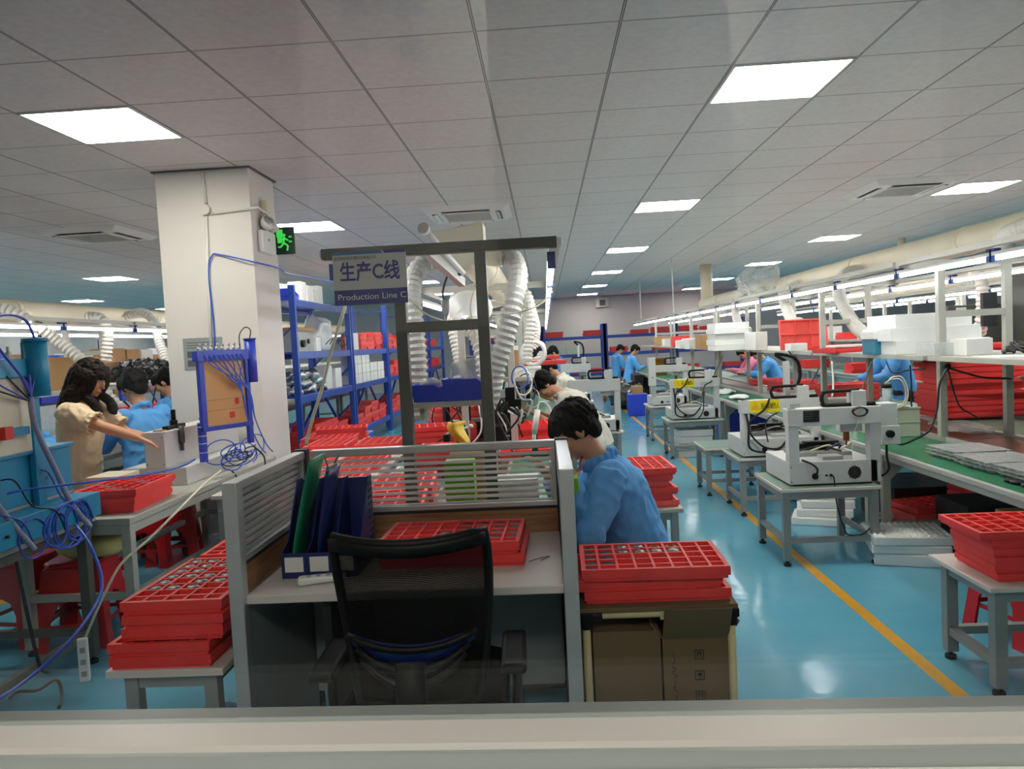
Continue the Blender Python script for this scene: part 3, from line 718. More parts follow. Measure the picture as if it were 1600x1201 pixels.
fill(T[2], [(2, 4), (3, 4), (2, 3), (3, 3), (4, 3), (5, 3)], 8, 5, 'top tray on the pipe cart', (0,))
fill(T[2], [(4, 4), (5, 4)], 8, 5, 'top tray on the pipe cart', (2,))

# ================================================================== STEEL TABLES, STOOLS
def steel_table(name, label, x0, x1, y0, y1, z, cat='table', leg='steel_grey', lw=.045, rail=.12, top='laminate', mat_top=None, thick=.025, apron=.05, feet=True, group=None, sides=(1, 1, 1, 1), inset=.05):
    t = thing(name, label, cat, ((x0+x1)/2, (y0+y1)/2, 0), 0, group); a, b = (x1-x0)/2, (y1-y0)/2
    MB().bx(-a, a, -b, b, z-thick, z-(.003 if mat_top else 0)).build('tabletop', top, t, .003)
    if mat_top: MB().bx(-a+.008, a-.008, -b+.008, b-.008, z-.003, z).build('rubber_mat', mat_top, t)
    i = inset
    for sx in (-1, 1):
        for sy in (-1, 1):
            cxx, cyy = sx*(a-i), sy*(b-i)
            l = MB().bx(cxx-lw/2, cxx+lw/2, cyy-lw/2, cyy+lw/2, .035 if feet else 0, z-thick).build('leg', leg, t, .003)
            if feet: MB().cyl((cxx, cyy, 0), (cxx, cyy, .016), .024, 12).cyl((cxx, cyy, .016), (cxx, cyy, .036), .01, 8).build('foot', 'rubber', l)
    ap = MB(); zt = z-thick
    for s in (-1, 1):
        ap.bx(-a+i+lw/2, a-i-lw/2, s*(b-i)-lw*.35, s*(b-i)+lw*.35, zt-apron, zt); ap.bx(s*(a-i)-lw*.35, s*(a-i)+lw*.35, -b+i+lw/2, b-i-lw/2, zt-apron, zt)
    ap.build('apron', leg, t)
    if rail:
        r = MB(); h = lw*.35
        for k, (s, ax) in enumerate(((-1, 'x'), (1, 'x'), (-1, 'y'), (1, 'y'))):
            if not sides[k]: continue
            if ax == 'x': r.bx(-a+i+lw/2, a-i-lw/2, s*(b-i)-h, s*(b-i)+h, rail-h, rail+h)
            else: r.bx(s*(a-i)-h, s*(a-i)+h, -b+i+lw/2, b-i-lw/2, rail-h, rail+h)
        r.build('stretcher', leg, t)
    return t
def stool_proto():
    t = thing('plastic_stool', '', 'stool')
    MB().prism([(-.145, -.10), (-.10, -.145), (.10, -.145), (.145, -.10), (.145, .10), (.10, .145), (-.10, .145), (-.145, .10)], .43, .46, 'z').build('seat', 'stool_red', t, .012)
    for q in range(4):
        M = Matrix.Rotation(q*pi/2, 4, 'Z')
        # each side: a wide skirt tapering into two half-legs with an arch cut out
        b = MB(); pts = [(-.14, .43), (.14, .43), (.19, 0), (.115, 0), (.10, .17), (.06, .24), (0, .262), (-.06, .24), (-.10, .17), (-.115, 0), (-.19, 0)]
        def pos(x, z, off): return M @ V((x, -(.14+.05*(1-z/.43))+off, z))
        # quads: top strip and legs
        L_ = [(-.14, .43), (-.155, .30), (-.168, .19), (-.178, .1), (-.19, 0)]; I_ = [(0, .262), (-.06, .24), (-.10, .17), (-.11, .08), (-.115, 0)]
        poly = L_ + I_[::-1] + [(-p[0], p[1]) for p in I_[1:]] + [(-p[0], p[1]) for p in L_[::-1]]
        n = len(poly)
        vs = [pos(x, z, 0) for x, z in poly] + [pos(x, z, .012) for x, z in poly]
        fs = []
        for k in range(4):
            fs.append((k, k+1, n-0-0 and (9-k-1), 9-k))
        fs = []
        lm = list(range(0, 5)); im = [9, 8, 7, 6, 5]; rr_ = [n-1, n-2, n-3, n-4, n-5]; ri = [9, 10, 11, 12, 13]
        for k in range(4):
            fs.append((lm[k], lm[k+1], im[k+1], im[k])); fs.append((rr_[k], ri[k], ri[k+1], rr_[k+1]))
        fs.append((lm[0], im[0], rr_[0]))
        fs += [tuple(i+n for i in f) for f in fs]
        fs += [(i, (i+1) % n, (i+1) % n+n, i+n) for i in range(n)]
        b.add(vs, fs).build('leg_panel', 'stool_red', t)
    r = MB()
    for q in range(4):
        M = Matrix.Rotation(q*pi/2, 4, 'Z'); r.bx(-.13, .13, -.167, -.158, .115, .135, M)
    r.build('ring', 'stool_red', t)
    return t
ST = stool_proto(); _st = [0]
def stool(x, y, rz, label):
    if not _st[0]: _st[0] = 1; ST.location = (x, y, 0); ST.rotation_euler = (0, 0, rz); ST['label'] = label; ST['group'] = 'red plastic stools'; return ST
    return dup(ST, (x, y, 0), rz, label, 'red plastic stools')

# ================================================================== LEFT FOREGROUND
steel_table('low_table', 'low steel table carrying red trays left of the cubicle', -1.44, -1.06, 2.28, 3.40, .53, top='laminate', leg='steel_grey', rail=0, mat_top=None, inset=.06, feet=False)
random.seed(11)
stack(-1.235, 2.555, .53, 5, 'nearest on the low table left of the cubicle', pi/2, .006, .012, TRAY, group='red trays on the low table')
LT = [o for o in COL.objects if 'nearest on the low table' in o.get('label', '')]
for o in LT[:2]: o.location.x -= .03; o.location.y -= .02
for o in LT[2:]: o.location.x += .012
fill(LT[-1], [(i, j) for i in range(2, 8) for j in (2, 3, 4) if (i+j*2) % 9] + [(4, 1), (3, 1), (5, 1)], 8, 5, 'top tray on the low table', (0,))
stack(-1.225, 3.10, .53, 5, 'behind on the low table left of the cubicle', pi/2, .01, .02, TRAY, group='red trays on the low table')
pb = tag(MB().ell((0, 0, .10), (.22, .17, .10), None, 22, 14).build('plastic_bag', 'bag_smoke'), 'crumpled grey plastic bag on the floor under the low table', 'plastic bag'); pb.location = (-1.25, 2.64, 0)
for v in pb.data.vertices:
    n_ = noise.noise_vector(v.co*9); v.co += n_*.035; v.co.z = max(v.co.z, .0)

# teal test fixture on a steel table at the left edge
steel_table('workbench', 'grey steel workbench carrying the teal test fixture', -3.15, -2.31, 2.2, 3.69, .75, cat='workbench', leg='alu_dark', top='bench_grey', lw=.05, rail=.16, inset=.045, thick=.035)
tf = thing('test_fixture', 'teal blue test fixture with cream board and blue hoses', 'test fixture', (-2.5, 3.0, .75))
q = V(tf.location)
def T(p): return V(p)-q
MB().bx(-.45, .23, -.75, .675, 0, .115).build('lower_box', 'fix_teal', tf, .004)
MB().bx(-.45, .10, -.75, .675, .115, .13).build('deck', 'steel_grey', tf, .003)
MB().bx(-.45, .10, -.70, .665, .13, .355).build('upper_box', 'fix_teal', tf, .004)
MB().bx(-.47, .125, -.72, .668, .355, .372).build('lid', 'fix_teal', tf, .003)
MB().bx(.105, .135, .36, .42, .10, .87).build('post', 'fix_teal', tf, .004)
MB().bx(.105, .135, -.42, -.36, .10, .87).build('post', 'fix_teal', tf, .004)
MB().bx(.10, .145, -.44, .37, .71, .795).build('header', 'fix_teal', tf, .004)
MB().bx(.113, .125, -.36, .36, .372, .71).build('board', 'cream', tf, .002)
MB().cyl((.16, .385, .62), (.16, .385, .87), .048, 24).cyl((.16, .385, .87), (.16, .385, .885), .055, 24).build('air_cylinder', 'fix_teal', tf)
MB().bx(.128, .16, .16, .30, .455, .49).build('clamp', 'fix_teal', tf); MB().bx(.13, .165, .14, .19, .445, .50).build('clamp_tip', 'print_red', tf)
fit = MB()
for k in range(7): y = -.40+k*.11; fit.cyl((.12, y, .795), (.12, y, .825), .012, 10).cyl((.12, y, .825), (.12, y, .85), .007, 8)
fit.build('air_fittings', 'alu', tf)
for k in range(9):
    y0 = -.42+k*.09
    tgt = (.17, -.18+.02*(k % 3), .56) if k < 5 else (.17, .31, .60)
    cable([(.13, y0, .73), (.165, y0, .69), tgt], .004, 'cable_black' if k % 3 else 'cable_indigo', None, tf, 'tube')
for ytop, ybot in ((-.18, .12), (.31, .52)):
    b = MB().tube(crom([(.17, ytop, .62), (.175, ytop+.01, .48), (.19, (ytop+ybot)/2, .26), (.22, ybot-.06, .10), (.265, ybot, -.03)], 8), .0125, 8); h = b.build('sleeved_hose', 'cable_grey', tf)
    MB().tube(crom([(.17, ytop-.05, .71), (.172, ytop, .63)], 4), .005, 6).tube(crom([(.17, ytop+.04, .71), (.172, ytop, .63)], 4), .005, 6).tube(crom([(.172, ytop, .72), (.172, ytop, .60)], 4), .007, 6).build('tube', 'cable_indigo', h)
cable([(.16, .385, .885), (.16, .33, .97), (.17, .18, .985), (.17, .08, .93), (.17, .14, .84), (.172, .29, .68), (.172, .31, .60)], .006, 'cable_indigo', None, tf, 'tube')
random.seed(5)
for k in range(7):
    y = .15+random.random()*.35; r_ = .06+.04*random.random()
    cable([(.235, y+r_*cos(a)*1.2, .02+r_*sin(a)*1.1-.01) for a in [i*pi/4+k for i in range(9)]], .0045, 'cable_indigo' if k % 2 else 'cable_blue', None, tf, 'coiled_tube')
for k in range(5):
    y = -.5+.22*k
    cable([(.11, y, .27), (.16, y+.02, .26), (.2, y+.06, .2-.02*k), (.24, y+.15, .1), (.245, y+.2, .0)], .004, 'cable_black' if k % 2 else 'cable_indigo', None, tf, 'tube')
MB().bx(.1005, .112, .45, .462, .22, .232).bx(.1005, .112, -.2, -.188, .20, .212).bx(.2305, .242, .0, .012, .05, .062).build('tube_plug', 'print_black', tf)
# loose hoses and cables at the left
cable([D(0, 772, 3.0)+V((.03, 0, 0)), D(40, 765, 3.05), D(120, 752, 3.3)+V((.12, 0, 0)), D(200, 745, 3.6), D(260, 735, 4.2), D(285, 726, 4.55)+V((.02, 0, 0)), D(305, 717, 4.7)], .0055, 'cable_blue', 'long blue air hose running from the teal fixture to the grey press', name='air_hose', cat='hose')
cable([D(118, 820, 3.0), D(140, 850, 2.9), D(158, 900, 2.8), D(152, 940, 2.7), D(110, 1000, 2.5), D(50, 1055, 2.35), D(0, 1090, 2.2), D(-60, 1120, 2.1)], .0065, 'cable_blue', 'blue air hose hanging in front of the left workbench legs', name='air_hose', cat='hose')
cable([D(345, 735, 4.6), D(320, 755, 4.3), D(280, 795, 3.6), D(235, 840, 3.4), D(190, 880, 3.3), D(165, 925, 3.25), D(140, 980, 3.3), D(132, 1000, 3.35)], .006, 'cable_cream', 'cream power cable drooping from the grey press to the power strip', name='power_cable')
ps = thing('power_strip', 'white power strip hanging on the left workbench stretcher', 'power strip', D(131, 1030, 3.3)+V((0, 0, -.0)), rad(20))
MB().bx(-.022, .022, -.014, .014, -.1, .1).build('body', 'plastic_white', ps, .006)
so = MB()
for k in range(3): so.bx(-.011, .011, -.0155, -.0138, -.075+k*.055, -.05+k*.055)
so.build('sockets', 'panel_grey', ps)
cable([D(20, 850, 3.2), D(30, 900, 3.2), D(45, 970, 3.2), D(62, 1040, 3.2), D(75, 1050, 3.25)], .008, 'cable_black', 'thick black cable hanging beside the left workbench leg', name='power_cable')
cable([D(15, 1090, 2.5), D(30, 1080, 2.45), D(60, 1078, 2.5), D(88, 1062, 2.6), D(97, 1085, 2.6), D(92, 1105, 2.5)], .006, 'cable_black', 'short black cable end drooping under the left workbench', name='power_cable')

# grey bench with the press, red trays and the woman behind it
steel_table('workbench', 'long grey workbench under the press, reaching to the white pillar', -2.78, -2.16, 3.73, 5.84, .71, cat='workbench', leg='bench_grey', top='bench_grey', lw=.05, rail=.30, inset=.03, thick=.035, apron=.05)
random.seed(21)
stack(-2.38, 4.09, .71, 3, 'at the near corner of the grey bench', pi/2+rad(4), .02, .05, TRAY)
tt = [o for o in COL.objects if 'near corner of the grey bench' in o.get('label', '')][-1]
fill(tt, [(i, j) for i in range(8) for j in range(5) if (i*3+j*5) % 4 < 2], 8, 5, 'top tray on the grey bench', (1, 0))
tray((-2.70, 4.20, .71), pi/2-rad(3), 'single red foam tray on the grey bench beside the seated-side edge')
tag(MB().bx(-2.64, -2.56, 3.80, 4.02, .752, .775).build('foam_block', 'foam_white', None, .006), 'white foam strip lying across the single tray on the grey bench', 'foam block')
tag(MB().bx(-2.76, -2.57, 4.36, 4.60, .71, .712).build('paper_sheet', 'paper'), 'white paper sheet lying before the grey press', 'paper')
pr_ = thing('press_machine', 'grey-white stepped press machine on the bench by the pillar', 'press', (-2.43, 4.65, .71))
MB().bx(-.30, .13, 0, 1.17, 0, .115).build('base_box', 'machine_white', pr_, .004)
MB().bx(-.13, .0, 0, 1.15, .115, .34).build('upper_box', 'machine_white', pr_, .004)
MB().bx(-.145, .012, .0, 1.15, .335, .345).build('cover', 'machine_white', pr_, .002)
sc_b = MB()
for y, z in ((-.001, .14), (-.001, .31), (-.001, .03), (-.001, .09)):
    for x in (-.118, -.012): sc_b.cyl((x, y, z), (x, y-.003, z), .004, 8)
sc_b.build('screws', 'screw', pr_)
MB().cyl((-.04, .22, .345), (-.04, .22, .40), .024, 12).cyl((-.04, .22, .40), (-.04, .22, .47), .015, 12).bx(-.06, -.02, .10, .34, .345, .37).build('regulator', 'black_plastic', pr_, .003)
MB().bx(-.09, -.03, .04, .14, .345, .353).build('yellow_clip', 'gold_part', pr_)
MB().cyl((.015, .20, .25), (.015, .20, .36), .02, 12).cyl((.015, .20, .20), (.015, .20, .25), .012, 12).build('air_filter', 'screw', pr_)
# blue frame with plywood board standing on the press
R_ = Matrix.Rotation(rad(62), 4, 'Z')
bf = thing('tube_test_rig', 'royal blue frame with plywood board and tangled blue tubes', 'test fixture', (-2.28, 4.86, .825), rad(60))
MB().bx(-.02, .02, -.02, .02, -.0, .26).build('lower_post', 'fix_blue', bf, .003)
MB().bx(-.02, .02, -.045, -.01, .20, .68).build('side_post', 'fix_blue', bf, .003)
MB().bx(.34, .375, -.045, -.01, .08, .70).build('side_post', 'fix_blue', bf, .003)
MB().bx(-.035, .39, -.055, .0, .66, .73).build('header', 'fix_blue', bf, .003)
MB().bx(-.02, .375, -.05, -.01, .20, .23).build('sill', 'fix_blue', bf, .003)
MB().bx(.02, .34, -.03, -.02, .23, .66).build('board', 'plywood', bf)
mk = MB(); mk.bx(.25, .28, -.0315, -.0305, .36, .40).bx(.20, .24, -.0315, -.0305, .27, .31); mk.build('red_marks', 'print_red', bf)
ml = MB(); ml.bx(.02, .34, -.0312, -.0302, .40, .402).bx(.02, .34, -.0312, -.0302, .33, .332); ml.build('pencil_lines', 'cardboard_dark', bf)
MB().cyl((.40, -.035, .50), (.40, -.035, .80), .038, 24).cyl((.40, -.035, .795), (.40, -.035, .805), .044, 24).build('air_cylinder', 'fix_blue', bf)
ff = MB()
for k in range(8): ff.cyl((.0+k*.045, -.03, .73), (.0+k*.045, -.03, .755), .011, 10).cyl((.0+k*.045, -.03, .755), (.0+k*.045, -.045, .775), .006, 8)
ff.build('air_fittings', 'alu', bf)
cable([(.40, -.035, .80), (.40, -.05, .86), (.35, -.06, .88), (.30, -.06, .83), (.30, -.055, .74)], .004, 'cable_black', None, bf, 'tube')
for k in range(9):
    x = .02+k*.035; xe = .27 if k % 2 else .33
    cable([(x, -.06, .70), (x+.03, -.075, .64), ((x+xe)/2, -.08, .56), (xe, -.085, .44), (xe+.02, -.10, .25), (xe+.06, -.14, .08), (xe+.05, -.22, .02)], .0045, 'cable_blue', None, bf, 'tube')
tie = MB()
for z in (.06, .12, .17, .23): tie.bx(-.0215, .0215, -.0215, .0215, z, z+.004)
tie.build('cable_ties', 'cable_white', bf)
random.seed(9)
for k in range(13):
    c_ = V((-2.16+random.uniform(-.07, .05), 5.12+random.uniform(-.2, .3), .83+random.uniform(-.04, .05))); r_ = random.uniform(.05, .15); tl = random.uniform(-.6, .6)
    n_ = 9; pts = [c_+V((r_*.35*cos(a)*cos(tl)+.0, r_*cos(a), r_*.55*sin(a)*(1 if k % 2 else .6))) for a in [i*2*pi/8+k for i in range(random.choice([6, 8, 9]))]]
    pts = [V((max(-2.29, min(-2.12, p.x)), p.y, max(.735, p.z))) for p in pts]
    cable(pts, .0042, 'cable_blue' if k % 4 else 'cable_black', 'blue air tube looping in the tangle beside the press' if k % 4 else 'black cable looping in the tangle beside the press', name='air_tube' if k % 4 else 'power_cable', cat='hose' if k % 4 else 'cable', group='tubes tangled beside the press' if k % 4 else 'black cables tangled beside the press')
cable([D(362, 735, 5.1), D(372, 748, 5.0), D(375, 765, 4.9)], .006, 'cable_black', 'black cable plug hanging over the bench edge before the pillar', name='power_cable')
cable([D(400, 700, 5.3), D(412, 712, 5.4), D(414, 728, 5.4), D(410, 735, 5.4)], .006, 'cable_black', 'black cable hanging off the far bench end by the pillar', name='power_cable')
tag(MB().prism([(0, 0), (.20, 0), (.20, .24), (0, .24)], 0, .12, 'z').build('cream_box', 'cream', None, .004), 'flat cream box on the bench in front of the woman', 'box').location = (-2.775, 4.36, .71)
# stools under the left benches
stool(-2.60, 3.98, rad(10), 'red plastic stool under the grey bench, yellow bag on top')
stool(-2.98, 4.05, rad(-8), 'red plastic stool under the grey bench at the left picture edge')
stool(-2.88, 5.56, rad(20), 'red plastic stool at the foot of the white pillar')
yb = tag(MB().ell((0, 0, .075), (.19, .13, .08), None, 20, 12).build('plastic_bag', 'bag_yellow'), 'yellowish plastic bag lying on a red stool under the bench', 'plastic bag'); yb.location = (-2.50, 3.96, .455)
for v in yb.data.vertices: v.co += noise.noise_vector(v.co*10)*.03; v.co.z = max(v.co.z, .004)

# ================================================================== PRODUCTION LINES
def resample(pts, step):
    P_ = crom(pts, 10); out = [P_[0]]; acc = 0
    for a, b in zip(P_, P_[1:]):
        d = (b-a).length; t = step-acc
        while t <= d: out.append(a+(b-a)*(t/d)); t += step
        acc = (acc+d) % step if d else acc
    return out
def hose(pts, r, label, step=.03, group=None, m='hose_white', n=14):
    P_ = resample(pts, step/2)
    rs = [r if k % 2 else r*.76 for k in range(len(P_))]
    b = MB().tube(P_, rs, n); b.sm = [False]*len(b.sm); return tag(b.build('flexible_hose', m), label, 'hose', group)
def tube_light(x, y, z, ln, label, group, house='alu', proto={}):
    key = round(ln, 2)
    if key not in proto:
        t = thing('tube_light', label, 'light', (x, y, z), 0, group)
        MB().bx(-.018, .018, -ln/2, ln/2, .012, .032).build('housing', 'plastic_white', t)
        MB().cyl((0, -ln/2+.03, 0), (0, ln/2-.03, 0), .0145, 10).build('tube', 'tube_light', t)
        for s in (-1, 1): MB().bx(-.017, .017, s*(ln/2-.015)-.016, s*(ln/2-.015)+.016, -.02, .05).build('end_clip', 'clip_blue', t)
        proto[key] = t; return t
    return dup(proto[key], (x, y, z), 0, label, group)
def bench(name, label, x0, x1, y0, y1, z, mats, group=None, leg='bench_grey'):
    """mats: list of (xa, xb, material) laid into the worktop"""
    t = thing(name, label, 'workbench', ((x0+x1)/2, (y0+y1)/2, 0), 0, group); a, b = (x1-x0)/2, (y1-y0)/2; c = (x0+x1)/2
    MB().bx(-a, a, -b, b, z-.03, z-.002).build('tabletop', 'alu', t, .002)
    for xa, xb, m in mats: MB().bx(xa-c, xb-c, -b, b, z-.002, z).build('work_mat', m, t)
    for sx in (-1, 1):
        for sy in (-1, 1): MB().bx(sx*(a-.06)-.025, sx*(a-.06)+.025, sy*(b-.12)-.025, sy*(b-.12)+.025, 0, z-.03).build('leg', leg, t)
    r = MB()
    for s in (-1, 1):
        r.bx(-a+.04, a-.04, s*(b-.12)-.02, s*(b-.12)+.02, z-.09, z-.03).bx(-a+.04, a-.04, s*(b-.12)-.018, s*(b-.12)+.018, .14, .18)
        r.prism([(-a+.085, z-.09), (-a+.085, z-.22), (-a+.22, z-.09)], s*(b-.12)-.01, s*(b-.12)+.01, 'y')
    r.bx(-a+.045, -a+.075, -b+.12, b-.12, z-.08, z-.03).bx(a-.075, a-.045, -b+.12, b-.12, z-.08, z-.03)
    r.build('frame', leg, t); return t
FR = {}
def frame(label, xc, y, z0, ztop, half, pw, pitch, sh, group, key, shelf=True, m='bench_grey', cross=(1.59,), shelf_x=None):
    """overhead frame: a pair of posts, top bar, cross bars and the shelf that runs back to the next frame"""
    if key in FR: return dup(FR[key], (xc, y, 0), 0, label, group)
    t = thing('overhead_frame', label, 'frame', (xc, y, 0), 0, group)
    for s in (-1, 1): MB().bx(s*pw-.024, s*pw+.024, -.024, .024, z0, ztop-.04).build('post', m, t, .002)
    MB().bx(-half, half, -.025, .025, ztop-.045, ztop).build('top_bar', m, t, .002)
    for z in cross: MB().bx(-pw+.024, pw-.024, -.02, .02, z-.022, z+.022).build('cross_bar', m, t)
    for s in (-1, 1): MB().bx(s*half-.02 if s < 0 else half-.03, s*half+.03 if s < 0 else half+.02, .026, pitch-.03, ztop-.03, ztop).build('side_rail', 'alu', t)
    if shelf:
        a, b_ = shelf_x or (-pw-.06, pw+.06)
        MB().bx(a, b_, -.03+.056, pitch-.032, sh-.03, sh).build('shelf', 'bench_grey', t)
    FR[key] = t; return t
NTH = ['first', 'second', 'third', 'fourth', 'fifth', 'sixth', 'seventh', 'eighth', 'ninth', 'tenth']

# ---- line C, straight ahead behind the cubicle
CXc, CP, CY = -.43, 2.3, 3.22
for k in range(8):
    y0 = CY-.15+k*CP; 
    bench('assembly_bench', 'green-topped bench of line C, %s from the cubicle' % NTH[k], -1.02, .115, y0 if k else 3.03, y0+CP-.01, .72, [(-.25, .10, 'green_mat'), (-1.0, -.62, 'green_mat'), (-.6, -.27, 'belt_brown')], 'benches of production line C')
    f = frame('grey overhead frame of line C, %s from the cubicle' % NTH[k], CXc, CY+k*CP, .72, 1.94, .50, .178 if k else .175, CP, 1.25, 'overhead frames of production line C', 'c0' if k == 0 else 'c', shelf=(k > 0), m='alu_dark' if k == 0 else 'bench_grey', shelf_x=(-.33, .33))  # nearest frame in darker metal: its backlit shade is put into the colour
    for s, sn in ((-1, 'left'), (1, 'right')):
        for q in range(2):
            if k*2+q > 13: continue
            tube_light(CXc+s*.475, CY+.62+q*1.15+k*CP, 1.835, 1.12, 'lit tube in the %s row of line C, %s from the sign' % (sn, NTH[k*2+q] if k*2+q < 10 else '%dth' % (k*2+q+1)), 'bench tubes of line C')
# sign
sg = thing('line_sign', 'white and blue hanging sign reading Production Line C', 'sign', (-.722, 3.185, 1.808), rad(0))
sw, sh_ = .156, .112
MB().bx(-sw, sw, -.004, .004, -sh_, sh_).build('board', 'sign_white', sg)
MB().bx(-sw, sw, -.0055, -.004, -sh_, -sh_+.064).build('lower_band', 'sign_blue', sg)
MB().prism([(-sw, sh_-.012), (.06, sh_-.012), (.052, sh_), (-sw, sh_)], -.0055, -.004, 'y').build('top_band', 'sign_cyan', sg)
MB().prism([(.066, sh_-.012), (sw, sh_-.012), (sw, sh_), (.058, sh_)], -.0055, -.004, 'y').build('top_band', 'sign_blue', sg)
text('生产C线', .085, 'sign_blue', sg, at_front(0, -.006, .022), width=.255, bold=.0017)
text('Production Line C', .036, 'paper', sg, at_front(.004, -.0065, -sh_+.033), width=.29)
text('深圳市华创天璐科技有限公司', .016, 'print_grey', sg, at_front(-.06, -.006, sh_-.028), width=.18)
# front frame: blue lamp ends, shelf with bins
shf = thing('frame_shelf', 'short grey shelf between the two posts under the sign', 'shelf', (-.43, 3.33, 1.24))
MB().bx(-.16, .175, -.08, .20, 0, .022).build('board', 'bench_grey', shf)
MB().bx(-.14, -.12, .0, .16, -.06, 0).bx(.13, .15, .0, .16, -.06, 0).build('bracket', 'bench_grey', shf)
def parts_bin(x, y, z, w, d, h, rz, label):
    t = thing('parts_bin', label, 'bin', (x, y, z), rz)
    for s in (-1, 1):
        MB().prism([(-d/2, 0), (d/2, 0), (d/2+.01, h), (-d/2+.05, h), (-d/2-.012, h*.42)], s*w/2-.0015, s*w/2+.0015, 'x').build('side', 'bin_blue', t)
    MB().bx(-w/2, w/2, -d/2, d/2, 0, .004).build('base', 'bin_blue', t)
    MB().add([(-w/2, -d/2, 0), (w/2, -d/2, 0), (w/2, -d/2-.012, h*.42), (-w/2, -d/2-.012, h*.42)], [(0, 1, 2, 3)]).build('front', 'bin_blue', t, 0, .003)
    MB().add([(-w/2, d/2, 0), (w/2, d/2, 0), (w/2, d/2+.01, h), (-w/2, d/2+.01, h)], [(0, 1, 2, 3)]).build('back', 'bin_blue', t, 0, .003)
    MB().bx(-w/2-.004, w/2+.004, d/2, d/2+.014, h-.008, h+.002).build('rim', 'bin_blue', t)
    return t
parts_bin(-.515, 3.36, 1.262, .13, .14, .075, rad(90), 'smaller blue stacking bin left on the shelf under the sign')
parts_bin(-.35, 3.36, 1.262, .15, .19, .095, rad(90), 'larger blue stacking bin right on the shelf under the sign')
def crumple(name, c, r, m, label, cat, amp=.3, f=9, seed=0, nu=22, nv=14, flat=0):
    o = tag(MB().ell((0, 0, 0), r, None, nu, nv).build(name, m), label, cat); o.location = c
    mn = min(r)
    for v in o.data.vertices:
        v.co += noise.noise_vector(v.co*f+V((seed, seed*2, 0)))*mn*amp*2
        if flat: v.co.z = max(v.co.z, -r[2]*flat)
    return o
o = tag(MB().sheet(lambda u, v: ((u-.5)*.15*(1-.25*v), .012*sin(u*7+v*5), .12*v+.02*u), 10, 10).build('clear_bag', 'bag_clear', None, 0, .012), 'clear zip bag standing in the larger blue bin', 'plastic bag'); o.location = (-.36, 3.36, 1.31)
crumple('clear_bag', (-.515, 3.36, 1.335), (.06, .05, .022), 'bag_clear', 'clear bag lying in the smaller blue bin', 'plastic bag', .5)
# exhaust duct of line C
def duct(x, z, r, y0, y1, label, step=2.4, m='cream', cap=True, bend=None):
    t = thing('exhaust_duct', label, 'duct', (x, y0, z))
    MB().cyl((0, 0, 0), (0, y1-y0, 0), r, 24).build('pipe', m, t)
    y = step*.5
    while y < y1-y0: MB().cyl((0, y-.03, 0), (0, y+.03, 0), r*1.05, 24).build('collar', m, t); y += step
    return t
dc = duct(-.40, 2.02, .105, 3.95, 20, 'cream round exhaust duct running above production line C')
MB().prism([(-.12, -.10), (.11, -.10), (.11, .115), (-.16, .075)], -.02, .16, 'y').build('end_box', 'cream', dc, .004)
for y in (.02, 2.3, 4.6, 6.9):
    for s in (-1, 1): MB().cyl((0, y+.08, -.03), (s*.20, y+.08, -.06), .052, 16).build('branch', 'cream', dc)
hose([(-.585, 4.03, 1.96), (-.64, 4.0, 1.93), (-.67, 3.9, 1.82), (-.66, 3.83, 1.68), (-.645, 3.8, 1.45), (-.655, 3.8, 1.3), (-.665, 3.8, 1.14)], .052, 'white flexible exhaust hose hanging left behind the line C sign', .034)
hose([(-.21, 4.03, 1.96), (-.15, 4.0, 1.95), (-.12, 3.9, 1.85), (-.145, 3.82, 1.70), (-.20, 3.8, 1.52), (-.255, 3.8, 1.36), (-.262, 3.8, 1.20)], .052, 'white flexible exhaust hose hanging right of the front frame post', .034)
hose([(-.44, 4.55, 1.66), (-.40, 4.5, 1.56), (-.365, 4.45, 1.42), (-.36, 4.45, 1.2)], .055, 'white flexible hose between the two front frame posts', .036)
hd = tag(MB().lathe([(.055, 0), (.06, .02), (.13, .12), (.14, .14), (.135, .14), (.05, .02)], 20, Matrix.Translation((-.45, 4.56, 1.64)) @ Matrix.Rotation(rad(-50), 4, 'X')).build('hose_hood', 'plastic_white'), 'round white suction hood on the middle hose', 'hood')
for k in range(1, 5):
    y = CY+k*CP+.8
    for s, sn in ((-1, 'left'), (1, 'right')):
        if s < 0 and k > 1: continue
        hose([(CXc+s*.2, y, 1.96), (CXc+s*.30, y-.02, 1.9), (CXc+s*.33, y-.1, 1.72), (CXc+s*.30, y-.12, 1.5), (CXc+s*.28, y-.15, 1.34)], .045, 'white flexible hose on the %s of line C over bench %s' % (sn, NTH[k]), .035, 'hoses over line C', n=10)
# round bulky tube lamp with junction above the frame
fx = thing('tube_fixture', 'white slanting tube fixture behind the top bar of the sign frame', 'light fixture', (-.46, 3.45, 1.98))
MB().tube([(-.06, .0, .055), (.05, .5, -.10)], [.017, .017], 12).build('pipe', 'plastic_white', fx)
MB().cyl((-.064, -.022, .0615), (-.06, 0, .055), .027, 14).build('end_cap', 'plastic_white', fx)
MB().bar((-.08, .08, -.02), (.04, .55, -.145), .035, .045).build('channel', 'alu', fx)
cable([D(745, 445, 3.9), D(735, 480, 3.8), D(742, 520, 3.8), D(738, 540, 3.8)], .006, 'cable_cream', 'cream wire hanging from the slanting tube fixture', name='wire', cat='wire')
cable([D(720, 430, 3.9), D(703, 425, 3.9), D(692, 455, 3.9), D(695, 470, 3.9)], .006, 'cable_black', 'black wire bowing down to the grey lamp socket behind the sign', name='wire', cat='wire')
ls = thing('lamp_socket', 'grey plastic lamp socket hanging behind the line C sign', 'socket', D(696, 478, 3.9)); MB().lathe([(0, .03), (.022, .03), (.022, .0), (.012, -.05), (0, -.05)], 14).build('shell', 'steel_grey', ls); MB().cyl((0, 0, -.05), (0, 0, -.11), .008, 8).build('stem', 'steel_grey', ls)
